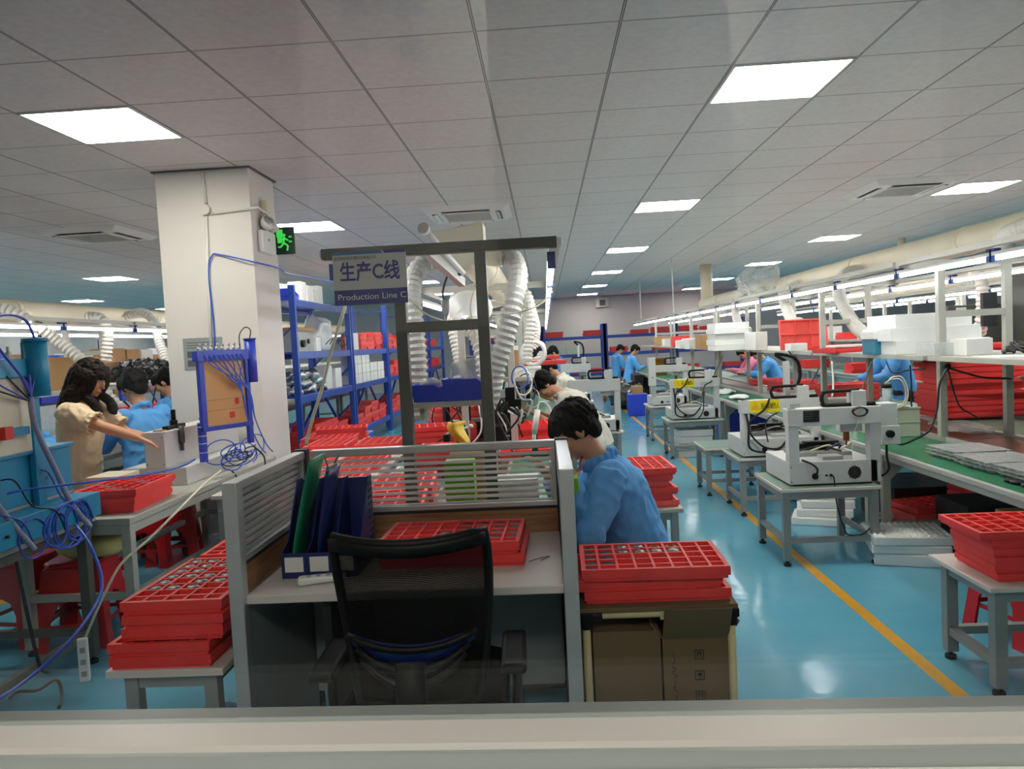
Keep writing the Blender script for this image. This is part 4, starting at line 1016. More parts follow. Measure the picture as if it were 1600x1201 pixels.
cable([D(640, 468, 3.35), D(665, 490, 3.35), D(690, 500, 3.4), D(700, 500, 3.5), D(725, 480, 3.8)], .004, 'cable_cream', 'thin cream wire sagging across the sign frame', name='wire', cat='wire')
cable([D(864, 455, 3.6), D(845, 475, 3.6), D(820, 485, 3.6), D(790, 492, 3.8), D(770, 495, 4.2)], .004, 'cable_cream', 'thin cream wire sagging from the right lamp row of line C', name='wire', cat='wire')
cable([D(540, 478, 3.25), D(520, 540, 3.2), D(505, 600, 3.15), D(488, 655, 3.08), D(478, 695, 3.02)], .007, 'cable_cream', 'cream cable slanting from the sign down to the cubicle corner', name='power_cable')
# black cable bundle, plugs and bits at the right side of the first frame
pg = thing('extension_socket', 'black plug adapter cluster hanging from the right front post', 'plug adapter', D(797, 615, 3.5))
MB().bx(-.022, .022, -.02, .02, -.03, .03).bx(-.01, .05, -.02, .02, -.06, -.025).build('body', 'black_plastic', pg, .004); MB().bx(-.045, -.02, -.015, .015, -.015, .02).build('plug', 'plastic_white', pg)
random.seed(31)
for k in range(9):
    a = D(792+random.uniform(-4, 12), 600+random.uniform(-8, 30), 3.55+random.uniform(-.1, .2)); b = D(800+random.uniform(-12, 24), 660+random.uniform(-20, 50), 3.6+random.uniform(-.2, .4))
    cable([a, (a*2+b)/3+V((random.uniform(-.06, .06), 0, random.uniform(-.04, .0))), (a+b*2)/3+V((random.uniform(-.06, .06), 0, random.uniform(-.06, .02))), b], random.choice([.004, .005, .006]), random.choice(['cable_black', 'cable_black', 'cable_white']), 'tangled wire hanging by the right front post of line C', name='wire', cat='wire', group='wires tangled by the front post')
for k in range(5):
    c_ = D(812+k*5, 590+8*k, 4.6+.5*k); r_ = .05+.012*(k % 3)
    cable([c_+V((r_*cos(i*pi/4), .01*i, r_*1.4*sin(i*pi/4))) for i in range(9)], .0045, ['cable_blue', 'cable_white', 'cable_black'][k % 3], 'looped tube hanging on the right side of line C', name='air_tube', cat='hose', group='tubes looped on line C')
# things on the line C benches
random.seed(17)
def put_box(name, x, y, z, w, d, h, m, label, cat='box', rz=0, group=None, bevel=.004, proto=None):
    o = tag(MB().bx(-w/2, w/2, -d/2, d/2, 0, h).build(name, m, None, bevel), label, cat, group); o.location = (x, y, z); o.rotation_euler = (0, 0, rz); return o
put_box('green_box', -.40, 3.30, .72, .13, .10, .28, 'lime', 'lime green carton standing behind the cubicle screen')
put_box('green_box', .085, 3.11, .72, .05, .10, .22, 'lime', 'small lime green carton at the bench corner by the man in blue')
put_box('white_box', .045, 3.24, .72, .10, .12, .26, 'box_white', 'white carton behind the cubicle post beside the man in blue')
put_box('white_carton', -.17, 3.44, .72, .22, .16, .17, 'box_white', 'flat white carton on the first line C bench')
put_box('foam_plate', -.36, 3.66, .98, .24, .18, .02, 'cream', 'cream foam plate on the tall carton behind the frame')
put_box('brown_carton', -.36, 3.66, .72, .20, .16, .26, 'cardboard', 'brown carton carrying a cream foam plate on line C')
for k, (x, y) in enumerate(((-.75, 3.45), (-.78, 3.95))):
    stack(x, y, .72, 2, ['left behind the cubicle screen', 'second on the left of line C'][k], pi/2+.1, me=TRAY)
stack(-.70, 4.9, .72, 3, 'on the second bench of line C, left side', pi/2)
for k, (px_, py_, y) in enumerate(((640, 760, 3.3), (660, 770, 3.25), (705, 758, 3.4), (735, 765, 3.3), (760, 762, 3.35), (800, 752, 3.4), (690, 745, 3.6))):
    p = Z(px_, py_, .735); o = crumple('small_part', p, (.045, .035, .015), ['dark_part', 'pcb_green', 'watch_part'][k % 3], 'small loose electronic part among the parts on the first bench', 'part', .8, 30, k, 14, 8); o['group'] = 'loose parts on the first bench'
def microscope(loc, rz, label):
    t = thing('inspection_camera', label, 'microscope', loc, rz)
    MB().bx(-.09, .09, -.06, .06, 0, .035).build('base', 'black_plastic', t, .004)
    MB().bx(-.02, .02, .02, .05, .035, .18).build('column', 'black_plastic', t)
    MB().cyl((0, -.0, .17), (.03, 0, .33), .02, 12).cyl((-.005, 0, .12), (0, 0, .17), .014, 12).build('tube', 'plastic_white', t)
    MB().tube(crom([(.03, 0, .33), (.05, .0, .38), (.10, .0, .36), (.14, 0, .24), (.17, 0, .14)], 5), .006, 6).build('light_guide', 'cable_white', t)
    return t
microscope((-.10, 5.05, .72), 0, 'white inspection scope on black base on the green bench')
put_box('white_tag', -.05, 4.2, .72, .09, .035, .006, 'paper', 'small white strip lying on the green bench mat', 'paper')
stack(-.03, 5.75, .72, 4, 'on line C before the man in the white shirt', rad(6), me=TRAY12)
stack(-.16, 5.30, .72, 1, 'beside the inspection scope on line C', .2, me=TRAY12)
stack(-.03, 4.30+.0, .45, 4, 'under the green bench by the man in blue', .05, me=TRAY)
for k in range(6):
    y = 4.6+k*1.1
    put_box('black_fixture', -.42+.05*(k % 2), y, .72, .22, .2, .12+.05*(k % 3), 'black_plastic', 'black test fixture on the middle of line C', 'fixture', .1*k, 'black fixtures on line C')
o = tag(MB().sheet(lambda u, v: ((u-.5)*.09+.02*sin(v*6), .05*sin(u*5+v*3), .17*v), 10, 10).build('yellow_bag', 'yellow_bag', None, 0, .008), 'yellow bag hanging among the tools left on line C', 'bag'); o.location = (-.52, 4.3, .90)
# round fans and white bits on the far frames
for k in range(4):
    y = 6.4+k*2.3
    t = thing('bench_fan', 'round white bench fan on line C, %s from the cubicle' % NTH[k], 'fan', (-.10, y, 1.27), 0, 'bench fans on line C')
    MB().lathe([(.10, -.02), (.115, 0), (.10, .02), (.08, .02), (.095, 0), (.08, -.02), (.10, -.02)], 20, Matrix.Translation((0, 0, .14)) @ Matrix.Rotation(pi/2, 4, 'X')).build('ring', 'plastic_white', t)
    MB().cyl((0, -.02, .14), (0, .03, .14), .035, 14).build('hub', 'black_plastic', t); MB().cyl((0, 0, 0), (0, 0, .03), .06, 14).build('base', 'plastic_white', t)
for k in range(5):
    put_box('white_carton', CXc+.05*(k % 2), 6.0+k*2.1, 1.25, .3, .25, .14+.04*(k % 3), ['box_white', 'cardboard', 'plastic_white'][k % 3], ['white carton', 'brown carton', 'white case'][k % 3]+' on the upper shelf of line C, %s from the sign' % NTH[k], 'box')
tray((-.05, 8.4, 1.25), .2, 'red foam tray on the upper shelf of line C, nearest'); tray((-.05, 11.2, 1.25), .1, 'red foam tray on the upper shelf of line C, farthest')
# table with trays between line C and the racks
steel_table('tray_table', 'grey table full of red trays left of production line C', -2.0, -1.12, 4.3, 6.4, .70, rail=.2)
for k, (x, y, n) in enumerate(((-1.32, 4.6, 1), (-1.72, 4.7, 1), (-1.32, 5.2, 1), (-1.75, 5.3, 1), (-1.35, 5.95, 2), (-1.75, 6.0, 2))):
    nm = ['in the near right corner of the tray table', 'in the near left corner of the tray table', 'midway on the right of the tray table', 'midway on the left of the tray table', 'far right on the tray table', 'far left on the tray table'][k]
    stack(x, y, .70, n, nm, pi/2, .01, .08, TRAY)
    tr = [o for o in COL.objects if nm in o.get('label', '')][-1]
    if k in (2, 4, 5): fill(tr, [(i, j) for i in range(8) for j in range(5) if (i+j*3) % 3 != 0], 8, 5, 'tray '+nm, (1,))
# the crowded left half of line C behind the front frame
put_box('grey_printer', -.45, 5.85, 1.25, .36, .26, .17, 'alu_dark', 'dark grey printer box on the second shelf of line C', 'printer', rz=.15)
stack(-.84, 5.95, .72, 4, 'heaped left on the third bench of line C', .2)
stack(-.86, 7.15, .72, 5, 'farther left along line C', .3)
stack(-.80, 8.4, .72, 6, 'far left along line C', -.2)
for k, (x, y, w, d, h) in enumerate(((-.66, 5.35, .22, .2, .16), (-.60, 6.45, .26, .24, .30), (-.84, 6.55, .18, .2, .26), (-.66, 7.8, .3, .3, .34))):
    t = thing('test_jig', 'black test jig with lever on line C, %s along its left side' % NTH[k], 'jig', (x, y, .72), .2*k, 'black jigs on line C')
    MB().bx(-w/2, w/2, -d/2, d/2, 0, h*.45).build('base', 'black_plastic', t, .006)
    MB().bx(-w/2+.02, -w/2+.06, -d/4, d/4, h*.45, h).build('column', 'black_plastic', t, .004); MB().cyl((-w/2+.04, 0, h), (w/2, -.03, h+.05), .009, 8).ell((w/2, -.03, h+.05), .018, None, 10, 7).build('lever', 'alu', t)
    MB().bx(-w/4, w/3, -d/3, d/3, h*.45, h*.52).build('plate', 'steel_grey', t)
random.seed(77)
for k in range(10):
    x = -.9+.06*k; y = 5.3+random.uniform(0, 1.2)
    cable([(x, y, 1.22), (x+random.uniform(-.08, .08), y-.03, 1.05), (x+random.uniform(-.12, .12), y-.02, .88), (x+random.uniform(-.1, .1), y, .76)], .006, random.choice(['cable_black', 'cable_black', 'cable_white', 'cable_blue']), 'wire drooping among the jigs on the left of line C', name='wire', cat='wire', group='wires among the jigs of line C')

# ================================================================== BLUE STORAGE RACKS, LEFT AISLE
RX0, RX1 = -3.55, -2.95
def rack(label, y0, y1, levels, top, x0=RX0, x1=RX1, group='blue racks left of line C', up0=True):
    t = thing('storage_rack', label, 'rack', ((x0+x1)/2, y0, 0), 0, group); a = (x1-x0)/2; L_ = y1-y0
    for sx in (-1, 1):
        for y in ((.03, L_-.03)): 
            b = MB().bx(sx*a-.035, sx*a+.035, y-.028, y+.028, 0, top)
            b.build('upright', 'rack_blue', t)
    for z in levels:
        for sx in (-1, 1): MB().bx(sx*(a-.0)-.022, sx*a+.022, .058, L_-.058, z-.09, z).build('beam', 'rack_blue', t, .006)
        MB().bx(-a+.022, a-.022, .02, L_-.02, z-.02, z).build('deck', 'rack_blue', t)
    br = MB()
    for y in (.03, L_-.03):
        for z0, z1 in ((.2, .75), (.75, 1.3), (1.3, 1.85)): br.bar((-a, y, z0), (a, y, z1), .025, .012)
        br.bar((-a, y, .2), (a, y, .2), .03, .012).bar((-a, y, top-.1), (a, y, top-.1), .03, .012)
    br.build('brace', 'rack_blue', t)
    xb = MB().bar((a-.04, .9, levels[1]-.09), (a-.04, .25, levels[1]-.42), .035, .02).bar((a-.04, 1.25, levels[1]-.09), (a-.04, 1.75, levels[1]-.42), .035, .02)
    xb.build('brace', 'rack_blue', t)
    return t
RY = [8.78, 11.38, 13.98, 16.58, 19.18, 21.78]
RN = ['nearest bay', 'second bay', 'third bay', 'fourth bay', 'fifth bay']
for k in range(5):
    rack('blue steel storage rack behind the sign, %s counted from the pillar' % RN[k], RY[k]+.03, RY[k+1]-.03, [.30, 1.0, 1.53, 2.16] if k == 0 else [.30, 1.0, 1.53], 2.32, )
random.seed(41)
def rk(k, yf): return RY[k]+yf
# nearest bay
FAR = MB()
def far_pile(x, y, z, n, rz, sc=1.15):
    for i in range(n):
        M = Matrix.Translation((x+random.uniform(-.02, .02), y+random.uniform(-.02, .02), z+i*TH*sc)) @ Matrix.Rotation(rz+random.uniform(-.06, .06), 4, 'Z')
        a, b_ = TL*sc/2, TW*sc/2; FAR.bx(-a+.008, a-.008, -b_+.008, b_-.008, 0, .014, M); FAR.bx(-a, a, -b_+.0, b_, .014, TH*sc-.006, M)
        for s_ in (-1, 1): FAR.bx(-a, a, s_*(b_-.01)-.01, s_*(b_-.01)+.01, TH*sc-.006, TH*sc-.001, M); FAR.bx(s_*(a-.01)-.01, s_*(a-.01)+.01, -b_+.02, b_-.02, TH*sc-.006, TH*sc-.001, M)
for i in range(9):
    put_box('white_box', -3.12-.20*(i % 2), rk(0, .55+.24*(i//2)), 2.16, .17, .21, .20+.03*(i % 3), 'box_white', 'small white carton on the top shelf of the nearest rack', group='white cartons on the top rack shelf')
parts_bin(-3.10, rk(0, .22), 2.16, .2, .28, .13, pi/2, 'blue bin at the near end of the top rack shelf')
mc = thing('grey_machine', 'grey-green metal machine with brown top on the second rack shelf', 'machine', (-3.18, rk(0, .55), 1.53))
MB().bx(-.2, .2, -.33, .33, 0, .26).build('body', 'steel_grey', mc, .006); MB().bx(-.21, .21, -.36, .36, .26, .30).build('wooden_top', 'cardboard', mc)
MB().cyl((.2, .1, .13), (.22, .1, .13), .03, 12).cyl((.2, -.15, .10), (.24, -.15, .10), .045, 12).build('knob', 'black_plastic', mc)
crumple('white_bag', (-3.12, rk(0, 1.6), 1.75), (.18, .32, .24), 'foam_white', 'crumpled white bag beside the grey machine on the rack', 'bag', .35, 5, 3, flat=.9)
put_box('white_roll', -3.05, rk(0, 1.10), 1.53, .14, .2, .18, 'paper', 'white paper roll before the crumpled bag on the rack', 'roll')
random.seed(4)
for i in range(4): cable([(-2.93, rk(0, 1.25+.2*i), 1.62), (-2.90, rk(0, 1.5+.2*i), 1.70+.05*(i % 2)), (-2.93, rk(0, 1.9+.15*i), 1.64), (-2.97, rk(0, 2.2), 1.56)], .007, 'cable_black', 'black cable strewn on the second rack shelf', group='black cables on the rack')
for i in range(14):
    crumple('foil_packet', (-3.05-.22*(i % 2), rk(0, .3+.17*(i//2)), 1.05+.09*(i % 3)), (.10, .13, .06), 'foil', 'silver foil wrapped packet on the third rack shelf', 'packet', .5, 9, i, 12, 8); COL.objects[-1]['group'] = 'foil packets on the rack'
put_box('white_roll', -3.06, rk(0, 1.97), 1.0, .16, .3, .28, 'paper', 'thick white roll on the third shelf of the nearest rack', 'roll')
put_box('white_roll', -3.10, rk(0, 1.63), 1.0, .16, .3, .32, 'foam_white', 'cream foam roll on the third shelf of the nearest rack', 'roll')
# trays on lower shelf: each tray is a thing
def tray_pile(x, y, z, n, place, rz, sc, group):
    me = TRAY if random.random() < .5 else TRAYP
    for i in range(n):
        q = n-1-i
        o = tray((x+random.uniform(-.015, .015), y+random.uniform(-.02, .02), z+i*TH*sc), rz+random.uniform(-.04, .04), 'red foam tray, %s, %s' % (place, ORD[q]), group, random.choice([TRAY, TRAYP, TRAY]))
        o.scale = (sc, sc, sc)
PL = [(.45, 'near end'), (.98, 'near middle'), (1.5, 'far middle'), (2.05, 'far end')]
cnt = 0
SHN = {.30: 'bottom shelf', 1.0: 'third shelf', 1.53: 'second shelf'}
def fill_shelf(k, z, ns, cols=(0, 1, 2, 3)):
    for c_, n in zip(cols, ns):
        if n and k > 2: far_pile(-3.13, rk(k, PL[c_][0]), z, n, pi/2)
        elif n: tray_pile(-3.13, rk(k, PL[c_][0]), z, n, '%s %s, %s pile' % (RN[k].replace(' bay', ' rack'), SHN[z], PL[c_][1]), pi/2+random.uniform(-.02, .02), 1.0, 'red trays on the %s of the %s' % (SHN[z], RN[k].replace(' bay', ' rack')))
fill_shelf(0, .30, (5, 7, 7, 5))
fill_shelf(1, .30, (5, 7, 8, 6)); 
fill_shelf(1, 1.53, (0, 6, 6, 7))
put_box('white_box', -3.02, rk(1, .38), 1.53, .12, .36, .26, 'box_white', 'white carton before the trays on the second rack')
for c_ in range(4):
    for r_ in range(3 if c_ < 2 else 2):
        for s in range(2):
            put_box('white_box', -3.04, rk(1, .22+c_*.55+s*.26), 1.0+r_*.155, .2, .24, .15, 'box_white', 'white carton in the neat stack on the second rack', group='white cartons stacked on the second rack')
fill_shelf(2, .30, (6, 7, 5, 6)); fill_shelf(2, 1.0, (5, 7, 6, 0)); fill_shelf(2, 1.53, (7, 5, 6, 3))
fill_shelf(3, .30, (5, 6, 4, 6)); fill_shelf(3, 1.0, (5, 6, 6, 5)); fill_shelf(3, 1.53, (0, 0, 0, 4))
for c_ in range(4):
    for r_ in range(2): put_box('white_box', -3.06, rk(3, .35+c_*.42), 1.53+r_*.2, .26, .38, .19, 'box_white', 'white carton in the row on the fourth rack', group='white cartons on the fourth rack')
fill_shelf(4, .30, (4, 5, 4, 0)); fill_shelf(4, 1.0, (4, 5, 4, 0)); fill_shelf(4, 1.53, (3, 4, 0, 0))
# trays at the rack foot near the pillar
stack(-2.75, 7.8, 0, 10, 'on the floor between the pillar and the racks', .1, .03, .1, group='red trays on the floor by the pillar')
# blue cover sheets / crates in the aisle before the racks
put_box('blue_crate', -2.35, 8.6, 0, .5, .7, .55, 'crate_blue', 'big blue plastic crate standing before the nearest rack', 'crate', bevel=.02)
put_box('tray_cart', -2.1, 7.3, 0, .5, .9, .62, 'steel_grey', 'low grey trolley before the racks carrying red trays', 'trolley', bevel=.01)
stack(-2.1, 7.1, .62, 2, 'on the low trolley before the racks, near pile', .1); stack(-2.1, 7.55, .62, 3, 'on the low trolley before the racks, far pile', .2)

# ---- racks on the back wall
for k, (x0, x1, nm) in enumerate(((-.05, 1.93, 'straight down the aisle'), (1.98, 4.2, 'right of the aisle end'), (4.25, 6.5, 'far right'), (-2.4, -.12, 'left of the aisle end'))):
    t = thing('storage_rack', 'blue rack along the back wall, %s' % nm, 'rack', ((x0+x1)/2, 25.0, 0), 0, 'blue racks on the back wall'); a = (x1-x0)/2
    for s in (-1, 1):
        for y in (-.25, .3): MB().bx(s*a-.07, s*a+.07, y-.05, y+.05, 0, 2.0).build('upright', 'rack_blue', t)
    for z in (.42, 1.05, 1.62):
        MB().bx(-a, a, -.28, -.22, z-.1, z).build('beam', 'rack_blue', t); MB().bx(-a, a, -.22, .3, z-.03, z-.01).build('deck', 'rack_blue', t)
    for j, z in enumerate((.42, 1.05, 1.62)):
        for i in range(3):
            if (i+j+k) % 4 == 3: continue
            n = 3+(i*2+j) % 4; yy = 24.95; xx = (x0+x1)/2-a*.62+i*a*.62
            if j == 1 and k == 0:
                put_box('grey_box', xx, yy, z-.01, .5, .4, .22, 'machine_pale', 'pale grey box on the middle shelf of the rack down the aisle', 'box', group='pale boxes on the back rack'); continue
            far_pile(xx, yy, z-.01, min(n, 4), 0)
clk = thing('wall_clock', 'small square notice box high on the back wall', 'wall box', (2.05, 26.33, 2.75)); MB().bx(-.22, .22, -.05, .03, -.15, .15).build('case', 'alu', clk); MB().bx(-.1, .1, -.056, -.05, -.1, .1).build('face', 'print_grey', clk)

# ================================================================== LINE B, LEFT OF THE PILLAR
BXC = -4.70
for k in range(5):
    y0 = 5.1+k*CP
    bench('assembly_bench', 'bench of the line left of the pillar, %s from the window' % NTH[k], -5.5, -3.92, y0, y0+CP-.01, .72, [(-4.45, -3.95, 'bench_grey'), (-5.45, -4.95, 'green_mat')], 'benches left of the pillar')
    f = frame('white overhead frame left of the pillar, %s from the window' % NTH[k], BXC, 5.25+k*CP, .72, 1.92, .52, .19, CP, 1.30, 'overhead frames left of the pillar', 'b', shelf_x=(-.35, .80), cross=(1.62,))
    for s, sn in ((-1, 'far'), (1, 'near')):
        for q in range(2):
            tube_light(BXC+s*.5, 5.25+.62+q*1.15+k*CP, 1.835, 1.12, 'lit bench tube left of the pillar, %s side, %s from the window' % (sn, NTH[k*2+q]), 'bench tubes left of the pillar')
duct(-4.75, 2.02, .10, 3.0, 18, 'cream round exhaust duct above the line left of the pillar')
hose([(-4.70, 6.15, 2.0), (-4.45, 6.1, 2.0), (-4.3, 6.15, 1.9), (-4.15, 6.3, 1.72), (-3.95, 6.35, 1.5), (-3.8, 6.35, 1.25), (-3.72, 6.4, 1.12)], .055, 'white flexible hose slanting down behind the woman', .04)
hose([(-4.5, 7.3, 1.98), (-4.35, 7.3, 1.95), (-4.3, 7.3, 1.8), (-4.35, 7.3, 1.5), (-4.38, 7.3, 1.30)], .055, 'white flexible hose hanging straight down left of the pillar', .04)
hose([(-4.65, 8.3, 2.02), (-4.45, 8.25, 2.05), (-4.3, 8.2, 1.95), (-4.2, 8.1, 1.7), (-4.05, 7.95, 1.45), (-3.95, 7.9, 1.22)], .055, 'white flexible hose curving down beside the pillar edge', .04)
for i in range(9):
    x = -4.05-.26*(i % 2); y = 5.55+i*.36
    w = .3
    put_box('cardboard_box', x-.2, y, 1.30, .25, .32, .16+.06*(i % 3), 'cardboard', 'brown carton on the shelf left of the pillar', group='brown cartons on the shelf left of the pillar')
hp = crumple('black_parts_heap', (-3.98, 7.35, 1.40), (.15, .52, .12), 'dark_part', 'heap of small black shiny parts on the shelf left of the pillar', 'parts', .22, 34, 2, 90, 40, flat=.7); hp['kind'] = 'stuff'
put_box('tray_board', -4.0, 7.4, 1.305, .34, 1.3, .02, 'foam_white', 'white board under the heap of black parts', 'board')
for i in range(5):
    put_box('brown_board', -4.0, 8.6+.02*i, 1.30+.02*i, .36, .6, .018, 'cardboard', 'flat brown board stacked on the shelf by the pillar', 'board', .05*i, 'flat brown boards by the pillar')
crumple('black_bag', (-3.95, 7.6, .85), (.15, .20, .13), 'bin_bag', 'black bag on the bench between the two seated workers', 'bag', .4, 6, 4)
sk = thing('hanging_plug', 'blue plug on a black wire hanging at the shelf edge', 'plug', (-3.86, 6.72, 1.22)); MB().bx(-.02, .02, -.05, .04, -.06, .05).build('body', 'crate_blue', sk, .01)
cable([(-3.86, 6.72, 1.16), (-3.84, 6.85, 1.05), (-3.84, 7.05, .98), (-3.85, 7.2, 1.10), (-3.86, 7.3, 1.24)], .008, 'cable_black', 'black wire looping from the blue plug under the shelf', name='wire', cat='wire')
random.seed(8)
for i in range(6): 
    y = 6.9+.25*i
    cable([(-3.86, y, 1.28), (-3.83, y+.1, 1.1), (-3.84, y+.2, .95), (-3.9, y+.15, .80)], .007, ['cable_black', 'cable_blue', 'cable_white'][i % 3], 'wire hanging from the shelf left of the pillar', name='wire', cat='wire', group='wires under the shelf left of the pillar')
# shelves beyond line B with white and blue boxes
t = thing('wide_rack', 'white wide rack with boxes far left behind the seated workers', 'rack', (-7.2, 6, 0))
for y in (0, 3, 6, 9): MB().bx(-.03, .03, y-.03, y+.03, 0, 1.9).build('upright', 'rack_blue', t); MB().bx(-.63, -.57, y-.03, y+.03, 0, 1.9).build('upright', 'rack_blue', t)
for z in (.5, 1.0, 1.42): MB().bx(-.63, .03, -.03, 9.03, z-.05, z).build('shelf', 'bench_grey', t)
random.seed(13)
for i in range(20):
    for j, z in enumerate((1.0, 1.42)):
        m_, c_ = random.choice([('box_white', 'white'), ('box_white', 'white'), ('crate_blue', 'blue'), ('cardboard', 'brown')])
        put_box('storage_box', -7.05, 6.2+i*.44, z, .36, .38, random.uniform(.18, .34), m_, '%s storage box on the far left rack' % c_, group='%s boxes on the far left rack' % c_)
for k in range(2):
    yy = 6+k*6
    put_box('tray_shelf', -6.1, yy, 0, .6, 3.0, .75, 'bench_grey', 'grey worktable in the far left aisle, %s' % ['nearer', 'farther'][k], 'table')
    for i in range(5): far_pile(-6.1, yy-1.1+i*.55, .75, 3, pi/2, 1.0)

# ================================================================== LINE D, RIGHT OF THE AISLE
DX = 2.92
for k in range(8):
    y0 = 3.05+k*2.2; ys = 3.46 if k == 0 else y0
    bench('assembly_bench', 'green-topped bench of the line right of the aisle, %s from the window' % NTH[k], 2.17, 3.80, ys, y0+2.19, .68, [(2.20, 2.68, 'green_mat'), (3.18, 3.78, 'pale_green_mat')], 'benches right of the aisle')
    b_ = thing('conveyor_belt', 'brown conveyor section in the middle of the right bench, %s from the window' % NTH[k], 'conveyor', (2.93, y0, .682), 0, 'conveyor sections on the right benches')
    MB().bx(-.20, .20, 0, 2.19, 0, .012).build('belt', 'belt_brown', b_)
    for s in (-1, 1): MB().bx(s*.22-.02, s*.22+.02, 0, 2.19, 0, .03).build('side_rail', 'alu', b_)
for k in range(8):
    y = 5.29+(k-1)*2.2
    f = frame('pale overhead frame right of the aisle, %s from the window' % NTH[k], DX, y, .715, 1.92, .50, .22, 2.2, 1.27, 'overhead frames right of the aisle', 'd', shelf_x=(-.33, .42), cross=(1.55,))
    for s, sn in ((-1, 'near'), (1, 'far')):
        for q in range(2):
            tube_light(DX+s*.47, y+.6+q*1.1, 1.83, 1.08, 'lit tube right of the aisle, %s side, %s from window' % (sn, NTH[k*2+q] if k*2+q < 10 else '%dth' % (k*2+q+1)), 'bench tubes right of the aisle')
dd = duct(3.55, 2.16, .115, 3.2, 17, 'cream round exhaust duct running above the right benches', 2.2)
for y, nm in ((13.6, 'thin'), (16.6, 'thick')):
    rz_ = tag(MB().cyl((0, 0, 0), (0, 0, CEIL-2.2), (.13 if y > 15 else .065), 20).build('duct_riser', 'cream'), '%s cream vertical duct pipe rising on the right to the ceiling' % nm, 'pipe'); rz_.location = (3.55 if y > 15 else 6.3, y, 2.2)
for y, x in ((13.2, 1.78+.0), (15.0, 2.55)):
    rod = tag(MB().cyl((0, 0, 1.9), (0, 0, CEIL), .014, 8).build('hanging_rod', 'plastic_white'), 'thin white rod from the ceiling down to the right lamp rows, %s one' % ('left' if x < 2 else 'right'), 'rod'); rod.location = (x if x > 2 else 2.45, y if x > 2 else 19.2, 0)
crumple('plastic_wrap', (3.25, 11.7, 2.24), (.26, .5, .2), 'bag_clear', 'clear plastic sheet wrapped round the right exhaust duct', 'plastic sheet', .5, 5, 1)
hose([(3.5, 5.9, 2.05), (3.42, 5.8, 2.07), (3.35, 5.6, 2.10), (3.38, 5.4, 2.13), (3.6, 5.2, 2.16)], .07, 'grey flexible hose stub on the duct at the right picture edge', .04)
hose([(3.42, 8.35, 2.1), (3.2, 8.2, 2.05), (3.02, 7.9, 1.85), (3.0, 7.6, 1.6), (3.02, 7.3, 1.42), (3.1, 6.9, 1.36)], .065, 'white flexible hose bending onto the right shelf behind the foam slabs', .045)
hose([(3.45, 10.3, 2.1), (3.2, 10.2, 2.0), (3.1, 9.9, 1.86), (3.02, 9.4, 1.62), (2.98, 9.0, 1.52), (2.9, 8.8, 1.58)], .07, 'white flexible hose drooping over the tilted red tray', .045)
hose([(3.4, 12.6, 2.1), (3.15, 12.5, 2.0), (3.0, 12.0, 1.8), (2.95, 11.6, 1.6), (3.05, 11.4, 1.5)], .065, 'white flexible hose above the white foam stack on the right shelf', .05)
hose([(3.75, 6.8, 1.95), (3.8, 6.75, 1.8), (3.82, 6.8, 1.5), (3.85, 6.9, 1.36)], .055, 'white flexible hose on the far side of the right shelf, nearest', .045)
# shelf contents, front to back
SZ = 1.27
def on_shelf(name, px0, px1, y, d, h, m, label, x=None, z=SZ, cat='box', **kw):
    x0, x1 = D(px0, 550, y).x, D(px1, 550, y).x
    return put_box(name, (x0+x1)/2, y+d/2, z, x1-x0, d, h, m, label, cat, **kw)
on_shelf('foam_slab', 1400, 1548, 5.75, .5, .10, 'foam_white', 'lowest long white foam slab on the right shelf', cat='foam slab')
on_shelf('foam_slab', 1392, 1535, 5.78, .5, .10, 'foam_white', 'middle long white foam slab on the right shelf', z=SZ+.10, cat='foam slab')
on_shelf('foam_slab', 1400, 1520, 5.8, .5, .10, 'foam_white', 'top long white foam slab on the right shelf', z=SZ+.20, cat='foam slab')
tray_b = on_shelf('blue_box', 1368, 1396, 6.0, .25, .12, 'blue_belt', 'teal blue box beside the foam slabs on the right shelf')
on_shelf('white_carton', 1366, 1397, 6.0, .25, .06, 'box_white', 'white carton on the teal blue box of the right shelf', z=SZ+.12)
on_shelf('white_bucket', 1510, 1552, 5.05, .2, .11, 'plastic_white', 'white plastic bucket on the near right shelf', cat='bucket')
on_shelf('clear_box', 1460, 1508, 5.2, .25, .09, 'clear_plastic', 'clear plastic tray pile on the near right shelf', cat='plastic tray')
random.seed(2)
for k in range(8): 
    p = D(1562+k*5, 553, 5.0+.03*(k % 3)); c = cable([(p.x, 4.95+.06*(k % 3), SZ+.012), (p.x+.05, 5.05+.02*k, SZ+.02+.008*k), (p.x+.1, 5.0, SZ+.014+.01*(k % 3))], .008, 'dark_part', 'dark cable piece in the heap at the right shelf end', name='cable_piece', group='dark cable pieces on the right shelf')
put_box('paper_sheet', 2.78, 4.72, SZ, .22, .3, .004, 'paper', 'white paper hanging over the edge of the near right shelf', 'paper')
o = tray((2.74, 7.0, SZ), .3, 'red foam tray lying on the right shelf beside a brown board'); 
put_box('white_sheet', 2.74, 7.0, SZ+.045, .3, .24, .02, 'paper', 'white sheet on the red tray of the right shelf', 'paper')
o = put_box('brown_board', 2.80, 6.35, SZ, .02, .3, .2, 'cardboard', 'brown board leaning beside the teal box on the right shelf', 'board'); o.rotation_euler = (0, rad(-25), 0)
o = tray((2.83, 8.45, SZ+.165), 0, 'big-pocket red foam tray tilted upright on the right shelf', me=tray_mesh(3, 2, .50, .33, .05, 'tray_pale', 'foam_tray')); o.rotation_euler = (rad(78), 0, rad(-6))
tray((3.05, 8.15, SZ), -.1, 'red foam tray lying flat before the tilted one on the right shelf')
on_shelf('white_carton', 1236, 1262, 8.0, .2, .08, 'paper', 'white paper carton before the tilted red tray')
